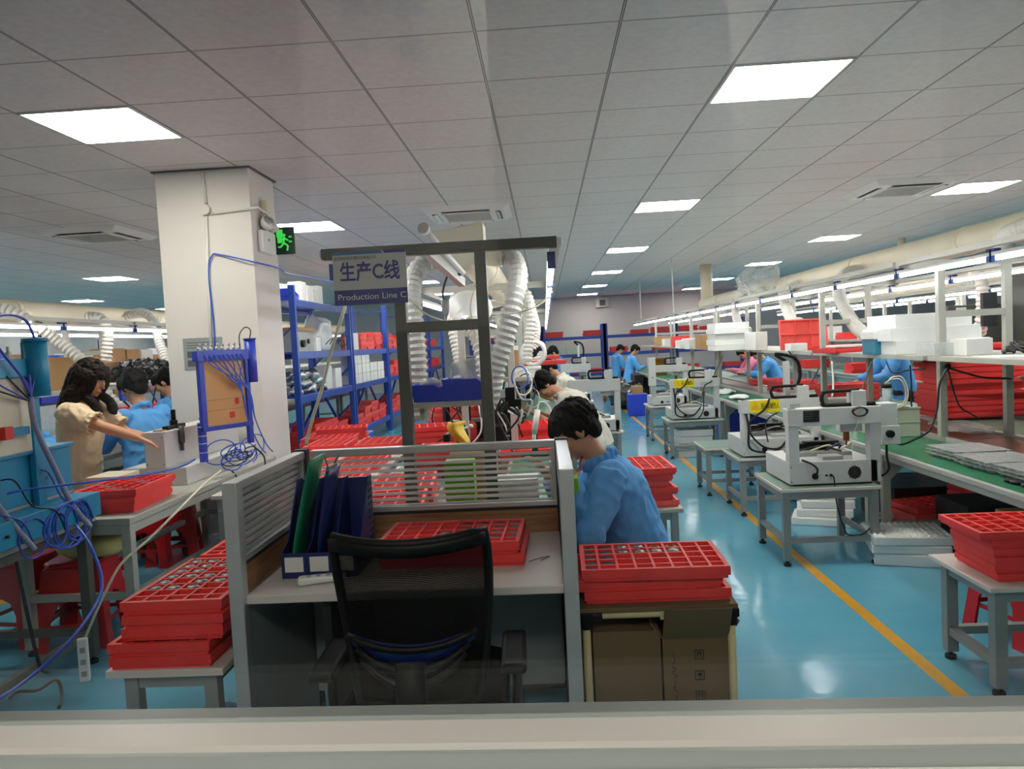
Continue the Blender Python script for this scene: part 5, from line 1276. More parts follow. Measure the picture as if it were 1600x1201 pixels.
on_shelf('white_carton', 1181, 1200, 9.2, .5, .22, 'box_white', 'tall white carton beside the tilted red tray')
for j in range(5): on_shelf('foam_block', 1119-(j % 2)*2, 1172, 9.85+.03*(j % 3), .5, .07, 'foam_white', 'white foam slab in the stack on the right shelf, %s' % ORD[4-j], z=SZ+j*.072, cat='foam slab', group='white foam slabs stacked on the right shelf')
on_shelf('cardboard_box', 1095, 1117, 11.4, .4, .22, 'cardboard', 'brown carton on the right shelf behind the foam stack')
on_shelf('white_carton', 1077, 1096, 12.0, .4, .16, 'box_white', 'white and blue carton beside the brown carton on the shelf')
on_shelf('white_carton', 1062, 1075, 13.0, .4, .14, 'box_white', 'small white carton farther along the right shelf')
for k in range(4):
    put_box('white_carton', 2.75, 14.2+k*1.2, SZ, .35, .4, .16+.05*(k % 2), ['box_white', 'tray_red', 'plastic_white', 'cardboard'][k], ['white carton', 'red case', 'white case', 'brown carton'][k]+' at the far end of the right shelf', 'box')
mon = thing('monitor_arm', 'dark flat panel hanging between the right posts', 'panel', (3.12, 5.55, 1.45))
MB().bx(.0, .10, -.02, .02, .0, .24).build('panel', 'gasket', mon, .003); MB().bx(.1, .16, -.01, .01, .1, .12).build('arm', 'steel_grey', mon)
put_box('dark_cabinet', 5.0-.25, 7.3, 0, .45, .5, 2.03, 'alu_dark', 'tall dark grey cabinet behind the right benches', 'cabinet', bevel=.01)
put_box('dark_cabinet', 4.25, 7.75, 0, .55, .2, 1.65, 'alu_dark', 'dark grey board with a notice behind the right shelf', 'board')
o = put_box('notice', 4.1, 7.645, 1.38, .10, .006, .25, 'paper', 'small white notice with red heading on the dark board', 'notice'); 
# cables under the shelf
random.seed(12)
for k, (px, py, y, l) in enumerate(((1478, 573, 5.2, 'a'), (1478, 573, 5.2, 'b'), (1420, 570, 5.6, 'c'), (1400, 570, 5.7, 'd'))):
    pass
pl = thing('socket_box', 'small black socket clipped under the right shelf edge', 'socket', D(1479, 572, 5.05)); MB().bx(-.02, .02, -.02, .02, -.02, .015).build('body', 'black_plastic', pl, .004)
cable([D(1480, 575, 5.03), D(1468, 600, 5.0), D(1464, 640, 5.0), D(1452, 672, 4.98), D(1425, 688, 4.95), D(1405, 694, 4.92), D(1392, 680, 4.9), D(1384, 668, 4.9)], .007, 'cable_black', 'black cable from the shelf socket drooping to the nearest robot', name='power_cable')
cable([D(1481, 575, 5.05), D(1490, 610, 5.1), D(1500, 635, 5.1), D(1515, 645, 5.15), D(1530, 654, 5.2)], .006, 'cable_black', 'black cable from the shelf socket to the rear post', name='power_cable')
cable([D(1484, 575, 5.05), D(1510, 583, 5.0), D(1540, 590, 5.0), D(1580, 591, 5.0)], .007, 'cable_black', 'black cable running right below the near right shelf', name='power_cable')
cable([D(1422, 570, 5.6), D(1424, 600, 5.6), D(1424, 630, 5.6), D(1428, 650, 5.6)], .006, 'cable_black', 'straight black cable hanging below the right shelf', name='power_cable')
cable([D(1385, 565, 5.8), D(1395, 582, 5.7), D(1420, 578, 5.6), D(1445, 576, 5.4)], .006, 'cable_black', 'black cable swagged under the right shelf edge', name='power_cable')
cable([D(1362, 565, 5.8), D(1350, 600, 5.5), D(1345, 615, 5.3), D(1340, 630, 5.1)], .006, 'cable_black', 'black cable slanting from the shelf down to the nearest robot', name='power_cable')
cable([D(1280, 575, 7.2), D(1265, 600, 7.0), D(1240, 630, 6.6), D(1205, 650, 6.2), D(1196, 665, 6.1), D(1200, 690, 6.0)], .006, 'cable_black', 'black cable falling from the shelf to the second robot', name='power_cable')
cable([D(1130, 555, 9.6), D(1118, 580, 9.4), D(1112, 595, 9.2), D(1100, 605, 9.1), D(1099, 640, 9.0), D(1090, 655, 9.0)], .008, 'cable_black', 'thick black cable falling from the shelf to the third robot', name='power_cable')
cable([D(1232, 548, 8.0), D(1240, 560, 8.0), D(1245, 575, 7.9), D(1250, 590, 7.8)], .006, 'cable_black', 'short black cable hanging below the tilted red tray', name='power_cable')
cable([D(1300, 565, 6.6), D(1302, 600, 6.5), D(1300, 620, 6.4)], .008, 'cable_white', 'white cable hanging below the right shelf', name='power_cable')
# things on the right bench top
boxg = thing('terminal_case', 'pale green equipment case on the green bench beside the nearest robot', 'case', (2.52, 5.58, .68))
MB().bx(-.13, .16, -.02, .38, 0, .205).build('body', 'machine_pale', boxg, .006); MB().bx(-.135, .165, -.025, .0, .105, .11).bx(-.135, .165, -.025, .385, .205, .215).build('seam', 'machine_pale', boxg)
gb = thing('glue_bottle', 'clear adhesive bottle with black cap and looped white tubes', 'bottle', (2.42, 5.5, .90)); MB().cyl((0, 0, 0), (0, 0, .15), .03, 16).build('bottle', 'clear_plastic', gb); MB().cyl((0, 0, .15), (0, 0, .175), .034, 16).build('cap', 'black_plastic', gb); MB().cyl((0, 0, -.0), (0, 0, .012), .036, 16).build('foot', 'black_plastic', gb)
cable([(.01, 0, .175), (.03, -.01, .22), (.10, -.02, .22), (.14, -.02, .12), (.12, -.02, .03), (.06, -.02, .0)], .005, 'cable_cream', None, gb, 'tube'); cable([(-.01, 0, .175), (.02, -.01, .205), (.09, -.02, .205), (.125, -.02, .12), (.11, -.02, .04), (.05, -.02, .01)], .005, 'cable_cream', None, gb, 'tube')
put_box('brown_card', 2.52, 5.62, .897, .16, .14, .004, 'cardboard', 'brown card on top of the pale green case', 'card')
for q, (x, y, n) in enumerate(((2.48, 4.25, 3), (2.50, 4.62, 3), (2.50, 3.9, 3))):
    nm = ['middle', 'farther', 'nearer'][q]
    for j in range(n):
        t = thing('blister_tray', 'clear plastic blister tray on the near right bench, %s pile, %s' % (nm, ORD[n-1-j]), 'plastic tray', (x+random.uniform(-.01, .01), y, .682+j*.02), random.uniform(-.05, .05), 'clear blister trays on the right bench')
        b = MB()
        for a in range(-2, 3):
            for c_ in range(-2, 3): b.lathe([(.028, .019), (.026, .0), (0, .0)], 10, Matrix.Translation((a*.062, c_*.062, 0)))
        b.bx(-.165, .165, -.165, .165, .018, .0195).build('sheet', 'clear_plastic', t)
        if j == n-1:
            for a in range(-2, 3):
                for c_ in range(-2, 3):
                    if (a*3+c_*5+q) % 4: w = MB().lathe([(0, 0), (.02, 0), (.022, .008), (0, .012)], 10); w.build('watch_part', 'dark_part', t).location = (a*.062, c_*.062, .006)
for k in range(8):
    o = bpy.data.objects.new('watch_case', PARTM[1]); COL.objects.link(o); o.scale = (1.6, 1.6, 1.2); o.location = (2.30+.06*(k % 3), 3.72+.07*(k // 3)+.02*(k % 2), .682+.0*k); o.rotation_euler = (0, 0, k)
    tag(o, 'black glossy watch case lying loose on the near green bench', 'watch case', 'loose watch cases on the green bench')
crumple('plastic_film', (2.98, 5.6, .73), (.14, .35, .03), 'bag_clear', 'clear film on the conveyor rail behind the front post', 'plastic film', .5, 8, 3)
put_box('dark_tray', 3.5, 4.9, .68, .4, .7, .05, 'gasket', 'black tray on the far side of the near right bench', 'tray')
gd = thing('glue_dispenser', 'glass-bodied dispenser with blue tube on the far side of the right bench', 'dispenser', (3.52, 5.2, .73)); MB().lathe([(0, 0), (.07, 0), (.075, .1), (.05, .14), (.04, .18), (0, .18)], 16).build('jar', 'clear_plastic', gd); MB().cyl((0, 0, .18), (0, 0, .22), .045, 16).build('cap', 'plastic_white', gd); MB().bx(-.08, .06, -.05, .05, .3, .42).build('motor', 'black_plastic', gd, .01); MB().cyl((0, 0, .22), (0, 0, .3), .012, 8).build('stem', 'alu', gd)
cable([(0, 0, .22), (-.08, -.02, .30), (-.14, -.02, .2), (-.2, 0, .05)], .007, 'cable_blue', None, gd, 'tube')
# tall stack of trays behind the near posts, and other piles on the far side
for j in range(13):
    o = tray((3.62+random.uniform(-.03, .03), 6.55+random.uniform(-.03, .03), .70+j*.046), random.uniform(-.06, .06), 'large red foam tray in the tall stack behind the near right posts, %s' % ORD[12-j], 'red trays in the tall stack on the right'); o.scale = (1.42, 1.5, 1.1)
for nm, px, y, n in (('behind the robots', 1290, 8.6, 3), ('by the leaning worker in blue', 1215, 10.5, 2)):
    p = D(px, 600, y); 
    for j in range(n): o = tray((3.35, y, .69+j*.06), random.uniform(-.04, .04), 'red foam tray on right bench %s, %s' % (nm, ORD[n-1-j]), 'red trays on the right bench '+nm); o.scale = (1.1, 1.3, 1.4)
stack(3.35, 11.6, .69, 2, 'under the hands of the seated worker on the right'); stack(3.95, 5.6, .69, 2, 'right of the tall red stack', .1)
crumple('white_cloth', tuple(Z(1132, 612, .71)), (.15, .14, .04), 'foam_white', 'crumpled white cloth on the green bench behind the second robot', 'cloth', .4, 9, 2); crumple('white_cloth', tuple(Z(1155, 620, .71)), (.12, .12, .03), 'foam_white', 'small white cloth nearer on the green bench', 'cloth', .4, 9, 5)
put_box('white_roll', 3.05, 8.1, .70, .5, .12, .06, 'foam_white', 'white foam bar across the conveyor of the right bench', 'foam bar', bevel=.02)
# under the right benches
for i, (x, y, w, d, h, m, lb) in enumerate(((2.75, 4.15, .45, .5, .42, 'cardboard', 'brown carton under the near right bench'), (3.3, 4.6, .5, .5, .45, 'cardboard_dark', 'dark brown carton farther under the near right bench'), (2.78, 4.98, .4, .4, .34, 'gasket', 'black crate under the right bench behind the nearest robot'), (2.75, 5.9, .5, .6, .3, 'bin_bag', 'black box in the dark under the right bench'), (2.6, 7.7, .5, .5, .5, 'crate_blue', 'blue crate under the right bench behind the second robot'), (2.6, 10.3, .5, .7, .45, 'crate_blue', 'blue crate under the right bench behind the third robot'), (2.62, 9.2, .4, .5, .35, 'crate_blue', 'blue crate under the right bench beside the third robot'))):
    put_box('storage_box', x, y, 0, w, d, h, m, lb, bevel=.008)
stack(2.65, 5.35, 0, 6, 'under the right bench behind the nearest robot', .2); stack(3.1, 5.4, 0, 8, 'deep under the right bench', .2)
put_box('blue_bin', 1.72, 14.6, 0, .36, .36, .42, 'crate_blue', 'blue waste bin in the aisle beside the far robots', 'bin', bevel=.01); put_box('brown_carton', 1.74, 14.7, .42, .2, .2, .14, 'cardboard', 'small brown carton on the blue waste bin')
crumple('bin_bag', (1.72, 16.25, .26), (.42, .5, .28), 'bin_bag', 'black rubbish sack on the floor by the far seated workers', 'bag', .3, 5, 2, flat=.93)
put_box('black_cover', 2.06, 17.3, 0, .2, .8, .66, 'trousers', 'black cloth hanging down the far right bench side', 'cloth')
# ================================================================== DESKTOP ROBOTS
def warning_label(parent, x0, x1, y, z0, z1, txt=True):
    w, h = x1-x0, z1-z0
    p = MB().bx(x0, x1, y-.002, y, z0, z1).build('warning_label', 'label_yellow', parent)
    cx_, cz = x0+w*.19, (z0+z1)/2-h*.03; r = h*.36; yy = y-.0026
    tri = MB(); P3 = [(cx_+r*cos(a), cz+r*sin(a)) for a in (pi/2, pi/2+2*pi/3, pi/2+4*pi/3)]
    for a, b in zip(P3, P3[1:]+P3[:1]): tri.bar((a[0], yy, a[1]), (b[0], yy, b[1]), .0008, h*.05, up=(0, 1, 0))
    tri.bar((cx_-r*.3, yy, cz-r*.2), (cx_+r*.35, yy, cz+r*.1), .0008, h*.07, up=(0, 1, 0)).bar((cx_-r*.1, yy, cz+r*.35), (cx_+r*.2, yy, cz-r*.3), .0008, h*.06, up=(0, 1, 0))
    tri.build('warning_triangle', 'print_red', p)
    if txt: text('当心机械伤人', h*.55, 'print_black', p, at_front(x0+w*.67, y-.0026, (z0+z1)/2), width=w*.60, bold=.0006)
def robot(label, x0, x1, y0, y1, z, bz, beam_z0, beam_z1, rich=0, label_at=None, up_arm=False):
    t = thing('dispensing_robot', label, 'robot', ((x0+x1)/2, y0, z)); a = (x1-x0)/2; d = y1-y0; b0, b1 = beam_z0-z, beam_z1-z
    base = MB().bx(-a, a-.02, 0, d, .012, bz).build('base', 'machine_white', t, .004)
    MB().bx(-a+.03, a-.05, .02, d-.02, 0, .012).build('foot_plate', 'gasket', t)
    for s in (-1, 1): MB().bx(s*a-.065 if s > 0 else -a+.0, s*a+.0 if s > 0 else -a+.065, .0, .075, bz if s < 0 else .012, b1).build('column', 'machine_white', t, .003)
    MB().bx(-a-.005, a+.005, -.01, .09, b0, b1).build('beam', 'machine_white', t, .004)
    MB().bx(-a+.1, a-.1, .2, d-.08, bz, bz+.025).build('work_plate', 'steel_grey', t)
    MB().bx(a*.25, a*.25+.14, .09, .16, b0-.06, b1-.01).build('head', 'machine_white', t, .003)
    MB().cyl((a*.25+.05, .125, b0-.06), (a*.25+.05, .125, b0-.12), .02, 12).cyl((a*.25+.05, .125, b0-.12), (a*.25+.05, .125, b0-.15), .006, 8).build('nozzle', 'brass', t)
    # cable chain on top of the beam
    ch_ = [(a*.95, .04, b1+.012), (-.1*a, .04, b1+.012), (-.18*a, .04, b1+.025), (-.21*a, .04, b1+.055), (-.18*a, .04, b1+.085), (-.1*a, .04, b1+.098), (a*.45, .04, b1+.10), (a*.6, .04, b1+.105)]
    MB().tube(crom(ch_, 4), [(.012, .02)]*(4*7+1), 8, side=(0, 0, 1)).build('cable_chain', 'black_plastic', t)
    MB().bx(a*.42, a*.72, .0, .10, b1, b1+.10).build('drive_box', 'machine_white', t, .004)
    fan = MB().cyl((a*.42, -.002, bz*.5), (a*.42, .004, bz*.5), bz*.26, 20); f_ = fan.build('fan', 'print_black', t)
    g = MB()
    for k in range(4): M = Matrix.Translation((a*.42, -.004, bz*.5)) @ Matrix.Rotation(k*pi/4, 4, 'Y'); g.bx(-bz*.3, bz*.3, -.001, .001, -.0015, .0015, M)
    g.tube([V((a*.42+bz*.2*cos(i*pi/8), -.004, bz*.5+bz*.2*sin(i*pi/8))) for i in range(17)], .0015, 5, False).tube([V((a*.42+bz*.1*cos(i*pi/8), -.004, bz*.5+bz*.1*sin(i*pi/8))) for i in range(17)], .0015, 5, False)
    g.build('fan_guard', 'screw', f_)
    MB().cyl((-a*.45, -.008, bz*.4), (-a*.45, .002, bz*.4), .02, 14).cyl((-a*.1, -.012, bz*.42), (-a*.1, .002, bz*.42), .009, 10).cyl((-a*.2, -.006, bz*.42), (-a*.2, .002, bz*.42), .007, 10).build('connectors', 'black_plastic', t)
    s_ = MB()
    for x, zz in ((-a+.01, bz*.2), (-a+.01, bz*.8), (a-.03, bz*.2), (a-.03, bz*.8)): s_.cyl((x, -.003, zz), (x, .001, zz), .004, 8)
    s_.build('screws', 'screw', t)
    random.seed(int(x0*100))
    for k in range(4 if rich else 2): cable([(-a*.6+.1*k, .25, bz+.03), (-a*.3+.1*k, .15+.05*k, bz+.07), (a*.1+.06*k, .3, bz+.05), (a*.4, .2+.03*k, bz+.03)], .006, ['cable_black', 'cable_cream', 'cable_black', 'cable_cream'][k], None, t, 'cable')
    if rich:
        MB().bx(-a*.5, a*.3, .32, .42, bz+.025, bz+.07).bx(-a*.3, a*.5, .30, .36, bz+.07, bz+.085).build('jig', 'black_plastic', t, .005)
        MB().bx(-a*.2, a*.25, .05, .16, bz+.0, bz+.022).build('clamp_plate', 'alu', t)
    if label_at == 'plate':
        p = MB().bx(-a*.68, -a*.33, -.0125, -.0105, b0+.025, b1-.012).build('rating_plate', 'print_black', t)
        tl = MB()
        for k in range(4): tl.bx(-a*.66, -a*.47+.0*k, -.0135, -.0125, b1-.022-.014*k, b1-.018-.014*k)
        tl.build('plate_print', 'print_grey', p)
        MB().tube([V((a*.52+.045*cos(i*.5)+.003*sin(i*2), -.02-.001*i, b1-.03+.028*sin(i*.5))) for i in range(32)], .0045, 6).build('coiled_cable', 'cable_black', t)
        MB().bx(a+.0, a+.11, .0, .12, b0-.02, b1+.01).build('controller_box', 'machine_white', t, .004)
        MB().bx(a+.0, a+.12, -.01, .11, b0-.14, b0-.02).build('controller_box', 'machine_white', t, .004)
        MB().cyl((a+.05, -.04, b0-.07), (a+.05, -.01, b0-.07), .024, 12).build('plug', 'black_plastic', t)
        MB().tube(crom([(a+.05, .03, b0-.14), (a+.05, .03, b0-.22), (a+.06, .03, b0-.30), (a+.02, .03, b0-.34), (a+.0, .03, b0-.33)], 5), .008, 6).build('loop_cable', 'cable_black', t)
        MB().tube(crom([(a*.5, -.016, b1), (a*.48, -.018, b0), (a*.38, -.0, b0-.09), (a*.37, -.012, .12)], 5), .002, 5).build('thin_wire', 'cable_cream', t)
        MB().tube(crom([(-a*.45, -.01, bz*.4), (-a*.42, -.025, bz*.7), (-a*.55, -.02, bz*.95), (-a*.7, .02, bz+.01)], 5), .007, 6).build('power_lead', 'cable_black', t)
        MB().tube(crom([(-a*.1, -.012, bz*.42), (-a*.07, -.03, bz*.3), (-a*.04, -.035, -.1), (a*.1, -.03, -.26), (a*.25, -.02, -.32), (a*.6, -.01, -.31), (a*.95, 0, -.2)], 6), .0045, 6).build('hanging_lead', 'cable_black', t)
    elif label_at == 'sign':
        w = x1-x0; warning_label(t, -a+w*.06 if not rich else -a+w*.10, -a+w*.48, -.0105, b0+.004, b1-.002)
        for zz in (b0+.02, b1-.02): MB().cyl((a*.6, -.013, zz), (a*.6, -.01, zz), .005, 8).build('screw', 'screw', t)
        MB().tube(crom([(-a*.3, -.02, b1+.01), (-a*.45, -.03, b0+.03), (-a*.8, -.02, b0-.06), (-a*.82, -.03, bz+.05), (-a*.5, -.03, bz*.6), (-a*.1, -.03, bz*.5), (a*.2, -.02, bz+.02)], 6), .008, 6).build('looped_lead', 'cable_black', t)
        MB().tube(crom([(-a*.9, -.01, b0), (-a*.86, -.03, bz+.1), (-a*.86, -.04, bz*.6), (-a*.5, -.04, bz*.3), (-a*.1, -.03, bz*.45), (a*.15, -.02, bz+.01)], 6), .009, 6).build('looped_lead', 'cable_black', t)
        MB().bx(a*.1, a*.95, -.014, -.0105, b0, b1).build('cover_panel', 'machine_white', t, .002)
        sl = MB()
        for i in range(6):
            for j in range(2): sl.bx(a*.22+i*.014, a*.22+i*.014+.005, -.0155, -.014, b0+.045-.02*j, b0+.06-.02*j)
        sl.build('vent_slots', 'print_grey', t)
    if up_arm:
        MB().bx(a*.2, a*.34, .09, .14, b0, b1+.30).build('z_axis', 'machine_white', t, .004)
        MB().tube(crom([(a*.27, .11, b1+.30), (-.0*a, .11, b1+.36), (a*.5, .11, b1+.32), (a*.62, .11, b1+.20), (a*.55, .11, b1+.1)], 5), .014, 8).build('cable_chain', 'black_plastic', t)
    return t
steel_table('robot_table', 'steel table with green top under the nearest robot', 1.44, 2.06, 4.78, 5.40, .50, mat_top='pale_green_mat', rail=.16, lw=.045, inset=.035, sides=(1, 0, 1, 1))
robot('nearest grey dispensing robot with black rating plate on the steel table', 1.515, 2.085, 4.84, 5.36, .50, .155, .885, .995, 1, 'plate')
steel_table('robot_table', 'steel table under the second robot from the window', 1.52, 2.15, 6.15, 6.72, .48, mat_top='pale_green_mat', rail=.14, lw=.045, inset=.04, sides=(1, 0, 1, 1))
robot('second dispensing robot with yellow warning sign beside the aisle', 1.56, 2.19, 6.16, 6.66, .48, .15, .84, .945, 1, 'sign', True)
steel_table('side_table', 'small green-topped steel table between second and third robot', 1.42, 2.0, 6.98, 7.5, .45, mat_top='pale_green_mat', rail=.14, inset=.04)
steel_table('robot_table', 'steel table under the third robot from the window', 1.45, 2.12, 9.2, 9.75, .47, rail=.14, inset=.04, mat_top='pale_green_mat')
robot('third dispensing robot with yellow warning sign, white cartons beneath', 1.50, 2.08, 9.22, 9.72, .47, .13, .86, .965, 0, 'sign')
steel_table('robot_table', 'steel table under the fourth robot from the window', 1.45, 2.05, 10.9, 11.5, .50, rail=.14, inset=.04)
robot('fourth dispensing robot behind the third one', 1.50, 2.02, 10.92, 11.45, .50, .13, .98, 1.08, 0, None)
cb_ = thing('control_column', 'narrow white control column on the fourth robot table', 'control box', (1.50, 10.82, .80)); MB().bx(-.05, .05, -.05, .05, 0, .40).build('case', 'machine_white', cb_, .006); MB().cyl((0, -.052, .12), (0, -.05, .12), .01, 8).build('button', 'print_red', cb_)
for j in range(4): put_box('white_carton', 1.78+.01*(j % 2), 9.45, .0+j*.085, .42, .34, .08, 'box_white', 'white flat carton under the third robot table, %s' % ORD[3-j], group='white cartons under the third robot')
put_box('amber_case', 2.36, 16.0, .68, .3, .3, .36, 'acrylic_amber', 'amber acrylic machine guard far along the right benches', 'guard')
# robot on the right side of line C
steel_table('robot_table', 'steel table at the right side of line C', .22, .82, 8.3, 8.9, .48, rail=.14)
robot('white dispensing robot on the right side of line C', .24, .80, 8.32, 8.85, .48, .13, .93, 1.06, 0, None)
steel_table('robot_table', 'far steel table at the right side of line C', .22, .75, 12.3, 12.9, .5, rail=.14)
robot('far white dispensing robot on the right side of line C', .24, .72, 12.32, 12.85, .5, .13, .98, 1.12, 0, None, True)
# other side of line D: another robot with a sign
steel_table('robot_table', 'steel table behind the right benches under a far-side robot', 4.3, 4.95, 8.0, 8.6, .6, rail=.14)
robot('dispensing robot with yellow sign behind the right benches', 4.32, 4.93, 8.02, 8.55, .6, .14, .98, 1.09, 0, 'sign')
# ================================================================== WHITE FOAM, RIGHT FRONT TABLE
def foam(x, y, z, w, d, h, rz, label, bumps=False):
    t = thing('foam_block', label, 'foam block', (x, y, z), rz, None)
    MB().bx(-w/2, w/2, -d/2, d/2, 0, h).build('slab', 'foam_white', t, .008)
    if bumps:
        b = MB()
        for i in range(12):
            for j in range(8): b.ell((-w/2+(i+.5)*w/12, -d/2+(j+.5)*d/8, h), (w/34, d/24, .010), None, 6, 4)
        b.build('bumps', 'foam_white', t)
    return t
foam(2.26, 4.86, .0, .44, .36, .075, rad(-18), 'lowest white foam block on the floor right of the nearest robot')
foam(2.24, 4.87, .077, .45, .36, .055, rad(-14), 'middle white foam block on the floor right of the nearest robot')
foam(2.24, 4.87, .134, .46, .37, .055, rad(-10), 'upper white foam slab with knobbly top right of the nearest robot', True)
foam(2.08, 5.90, .0, .42, .32, .06, rad(-22), 'lowest white foam block behind the nearest robot table')
foam(2.11, 5.92, .062, .40, .30, .06, rad(-18), 'second white foam block behind the nearest robot table')
foam(2.13, 5.93, .124, .38, .30, .06, rad(-14), 'third white foam block behind the nearest robot table')
foam(2.15, 5.95, .186, .36, .28, .05, rad(-10), 'top white foam block behind the nearest robot table')
steel_table('tray_table', 'low steel table with red trays at the right picture edge', 1.685, 2.50, 2.97, 3.45, .455, leg='steel_grey', rail=.13, lw=.05, inset=.06, thick=.02)
random.seed(6)
for j in range(6):
    o = tray((1.985+.012*(5-j)*.5-(.04 if j == 5 else 0), 3.19+random.uniform(-.006, .006), .456+j*.034), random.uniform(-.02, .02)-.03, 'red foam tray, %s of the stack on the low right table' % ORD[5-j], 'red trays on the low right table', TRAY12 if False else TRAY); o.scale = (1.05, 1, .8)
stool(2.22, 3.62, rad(12), 'red plastic stool behind the low table at the right picture edge')
stack(3.0, 3.55, 0, 6, 'on the floor under the near right bench', .1)
# tray pile behind the man in blue
steel_table('tray_table', 'pale steel table behind the man in blue', .44, .80, 4.62, 5.2, .44, rail=.12, top='bench_grey', inset=.05)
random.seed(14)
stack(.585, 4.90, .44, 6, 'on the pale table behind the man in blue', pi/2, .03, .12)
tt = [o for o in COL.objects if 'pale table behind the man' in o.get('label', '') and 'topmost' in o['label']][0]
fill(tt, [(i, j) for i in range(8) for j in range(5) if (i+2*j) % 3], 8, 5, 'top tray behind the man in blue', (1,))
# ================================================================== LINE E FURTHER RIGHT
for k in range(5):
    bench('assembly_bench', 'bench of the far right line, %s from the window' % NTH[k], 5.0, 6.4, 5.5+k*2.3, 5.5+k*2.3+2.29, .72, [(5.05, 5.5, 'pale_green_mat'), (5.9, 6.35, 'pale_green_mat')], 'benches of the far right line')
    frame('pale overhead frame of the far right line, %s from the window' % NTH[k], 5.7, 5.6+k*2.3, .72, 1.92, .52, .2, 2.3, 1.27, 'overhead frames of the far right line', 'e', shelf_x=(-.4, .4), cross=(1.6,))
    for s, sn in ((-1, 'near'), (1, 'far')):
        for q in range(2): tube_light(5.7+s*.5, 5.6+.6+q*1.15+k*2.3, 1.835, 1.12, 'lit tube of the far right line, %s side, %s from window' % (sn, NTH[k*2+q]), 'bench tubes of the far right line')
    far_pile(5.3, 6.0+k*2.3, .72, 4, 0, 1.0)
    put_box('white_carton', 5.7, 6.4+k*2.3, 1.27, .4, .6, .25, 'box_white', 'white carton on the shelf of the far right line, %s' % NTH[k], 'box')
    far_pile(5.6, 7.1+k*2.3, 1.27, 3, .1, 1.0)
duct(6.2, 2.1, .11, 5.0, 17, 'cream round exhaust duct above the far right line')
for k in range(3): hose([(6.1, 6.4+2.2*k, 2.05), (5.85, 6.4+2.2*k, 2.0), (5.75, 6.35+2.2*k, 1.8), (5.75, 6.3+2.2*k, 1.5), (5.8, 6.3+2.2*k, 1.33)], .06, 'white flexible hose over the far right line, %s from the window' % NTH[k], .05)

tag(FAR.build('distant_trays', 'tray_red'), 'many far red foam trays on the back wall racks and outer lines', 'trays', None, 'stuff')

# ================================================================== PEOPLE
def fused(mb, vox, m, name, smooth=3, wrinkle=0, wf=9, seed=0):
    """fuse overlapping volumes into one continuous surface"""
    o = bpy.data.objects.new('tmp', mb.mesh('tmp', m)); COL.objects.link(o)
    k = o.modifiers.new('r', 'REMESH'); k.mode = 'VOXEL'; k.voxel_size = vox; k.use_smooth_shade = True
    k = o.modifiers.new('s', 'SMOOTH'); k.factor = .5; k.iterations = smooth
    bpy.context.view_layer.update()
    me = bpy.data.meshes.new_from_object(o.evaluated_get(bpy.context.evaluated_depsgraph_get()))
    bpy.data.objects.remove(o)
    me.materials.clear(); me.materials.append(MATS[m]); me.name = name
    if wrinkle:
        nn = [v.normal.copy() for v in me.vertices]
        for v, n in zip(me.vertices, nn):
            p = v.co*wf+V((seed, seed*1.7, 0)); w = 1-abs(noise.noise(p))*2.2; w2 = noise.noise(p*2.3)
            v.co += n*(wrinkle*(max(0, w)-.35)+wrinkle*.4*w2)
    me.polygons.foreach_set('use_smooth', [True]*len(me.polygons)); me.update()
    return me
def dirv(t): return V((0, sin(t), cos(t)))
def ik(a, b, l1, l2, pole):
    d = b-a; L_ = min(d.length, (l1+l2)*.999); u = d.normalized(); q = (l1*l1-l2*l2+L_*L_)/(2*L_); h = math.sqrt(max(0, l1*l1-q*q))
    p = V(pole); p = (p-u*p.dot(u)).normalized(); return a+u*q+p*h, a+u*L_
def add_hand(b, wrist, d, nrm, side, curl=.5, s=1.0):
    d = d.normalized(); n = (nrm-d*nrm.dot(d)).normalized(); l = d.cross(n)*side    # l points to the thumb side
    M = Matrix((l, d, n)).transposed()
    b.tube([wrist-d*.02, wrist+d*.02, wrist+d*.05, wrist+d*.085], [(.026*s, .019*s), (.030*s, .018*s), (.038*s, .016*s), (.039*s, .013*s)], 12, side=l)
    for i, (off, ln) in enumerate(((.029, .07), (.010, .08), (-.010, .075), (-.029, .058))):
        p0 = wrist+d*.082+l*off; c1 = curl*.5
        p1 = p0+(d*cos(c1)-n*sin(c1)+l*off*1.5)*ln*.45; p2 = p1+(d*cos(c1*2)-n*sin(c1*2))*ln*.33; p3 = p2+(d*cos(c1*3)-n*sin(c1*3))*ln*.25
        b.tube([p0-d*.02, p0, p1, p2, p3], [.0085*s, .0088*s, .008*s, .0072*s, .006*s], 8)
    t0 = wrist+d*.03+l*.026; t1 = t0+(d*.55+l*.6-n*.3)*.042; t2 = t1+(d*.85+l*.2-n*.3)*.032
    b.tube([wrist+d*.015+l*.012, t0, t1, t2], [.012*s, .0115*s, .0098*s, .0075*s], 8)
